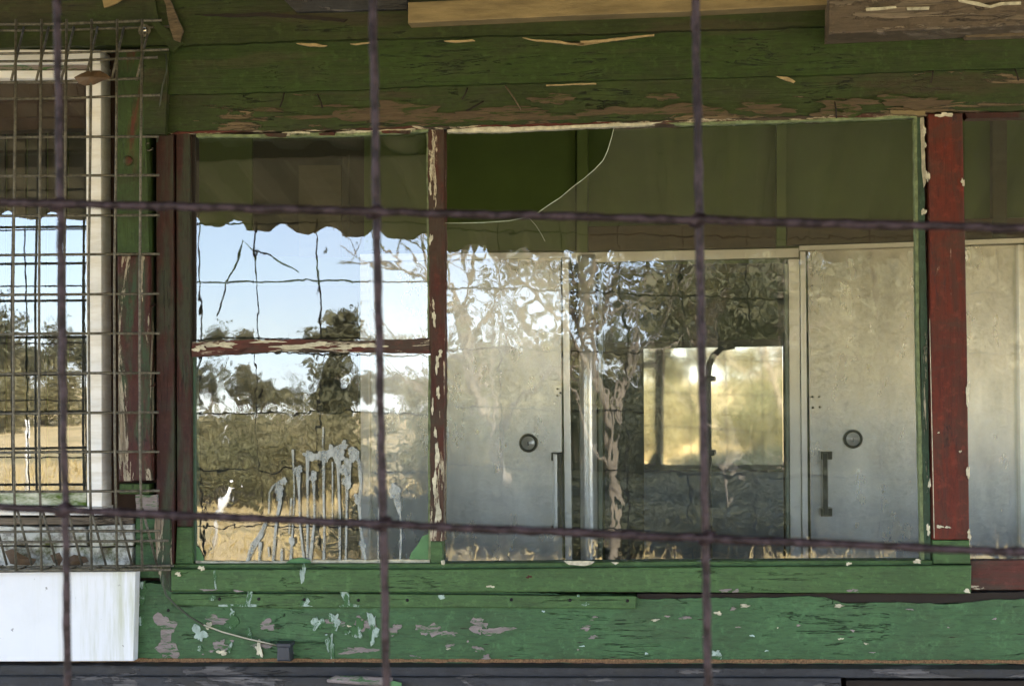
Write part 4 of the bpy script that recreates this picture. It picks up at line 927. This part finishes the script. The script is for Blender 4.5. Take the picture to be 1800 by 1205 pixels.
# ================================================================== FENCE in front of the camera
FY = EYE.y + 1.09
fence = empty('mesh_fence', (0, FY, 0)); tag(fence, 'rusty welded bar mesh fence out of focus in front of the building', 'fence')
# surveyed bar lines: (top px, bottom px) at y=0 and y=1205
x_at0 = [100, 655, 1222]; x_at1 = [119, 679, 1245]
base = (P(655, 0, FY), P(679, 1205, FY)); dz = base[0].z - base[1].z
stepx = (P(1222, 0, FY).x - P(100, 0, FY).x) / 2
leanx = (base[0].x - base[1].x) / dz
BR = .0027
for k_ in range(-12, 13):
    if -1 <= k_ <= 1: a = P(x_at0[k_ + 1], 0, FY); lean = (a.x - P(x_at1[k_ + 1], 1205, FY).x) / dz
    else: a = base[0] + Vector((stepx * k_, 0, 0)); lean = leanx + rnd.uniform(-.004, .004)
    z0, z1 = .05, 2.12
    pts = [Vector((a.x + lean * (z - a.z) + rnd.uniform(-.0004, .0004), FY + rnd.uniform(-.001, .001), z)) for z in [z0 + (z1 - z0) * i / 200 for i in range(201)]]
    tube('bar', M['rebar'], pts, BR, fence, 8, .11)
hl = [((0, 355), (1800, 401)), ((0, 891), (1800, 970))]
La, Lb = [(P(*a, FY - .006), P(*b, FY - .006)) for a, b in hl]
gap = ((La[0].z + La[1].z) - (Lb[0].z + Lb[1].z)) / 2
for k_ in range(-3, 7):
    if k_ == 0: a, b = La
    elif k_ == 1: a, b = Lb
    else: a, b = [q - Vector((0, 0, gap * k_)) for q in La]
    sl = (b.z - a.z) / (b.x - a.x)
    X0, X1 = base[0].x - 12.4 * stepx, base[0].x + 12.4 * stepx
    pts = [Vector((x, FY - .006 + rnd.uniform(-.001, .001), a.z + sl * ((x - a.x) if abs(x - a.x) < .7 else (math.copysign(.7, x - a.x) + (x - a.x - math.copysign(.7, x - a.x)) * .15)) + rnd.uniform(-.0004, .0004))) for x in [X0 + (X1 - X0) * i / 520 for i in range(521)]]
    if pts[260].z > 2.13: continue
    tube('bar', M['rebar'], pts, BR, fence, 8, .11)
for xx in (base[0].x - 12.3 * stepx, base[0].x + 12.3 * stepx):
    tube('post', M['rebar'], [(xx, FY + .03, -.1), (xx, FY + .03, 2.2)], .022, fence, 12)
for kx in range(3):
    for (a, b) in (La, Lb):
        xt, xb = x_at0[kx], x_at1[kx]; py = a and (355 if a is La[0] else 891); q0 = P(xt + (xb - xt) * py / 1205, 600, FY)
        f_ = (q0.x - a.x) / (b.x - a.x); z_ = a.z + (b.z - a.z) * f_
        tube('weld', M['rebar'], [(q0.x - .0052, FY - .003, z_ - .0035), (q0.x - .002, FY - .004, z_ - .001), (q0.x + .002, FY - .004, z_ + .001), (q0.x + .005, FY - .003, z_ + .0035)], [.0018, .0042, .0042, .0018], fence, 8, .2)
# bent loose wire hooked on the fence (its silhouette shows in the upper pane)
q = [PR(382, 560, FY + .01), PR(400, 500, FY + .01), PR(424, 426, FY + .01), PR(470, 452, FY + .01), PR(528, 483, FY + .01)]
tag(tube('loose_wire', M['black'], q, .003, None, 6), 'bent loose wire on the fence, its dark angle mirrored in the upper left pane', 'wire')
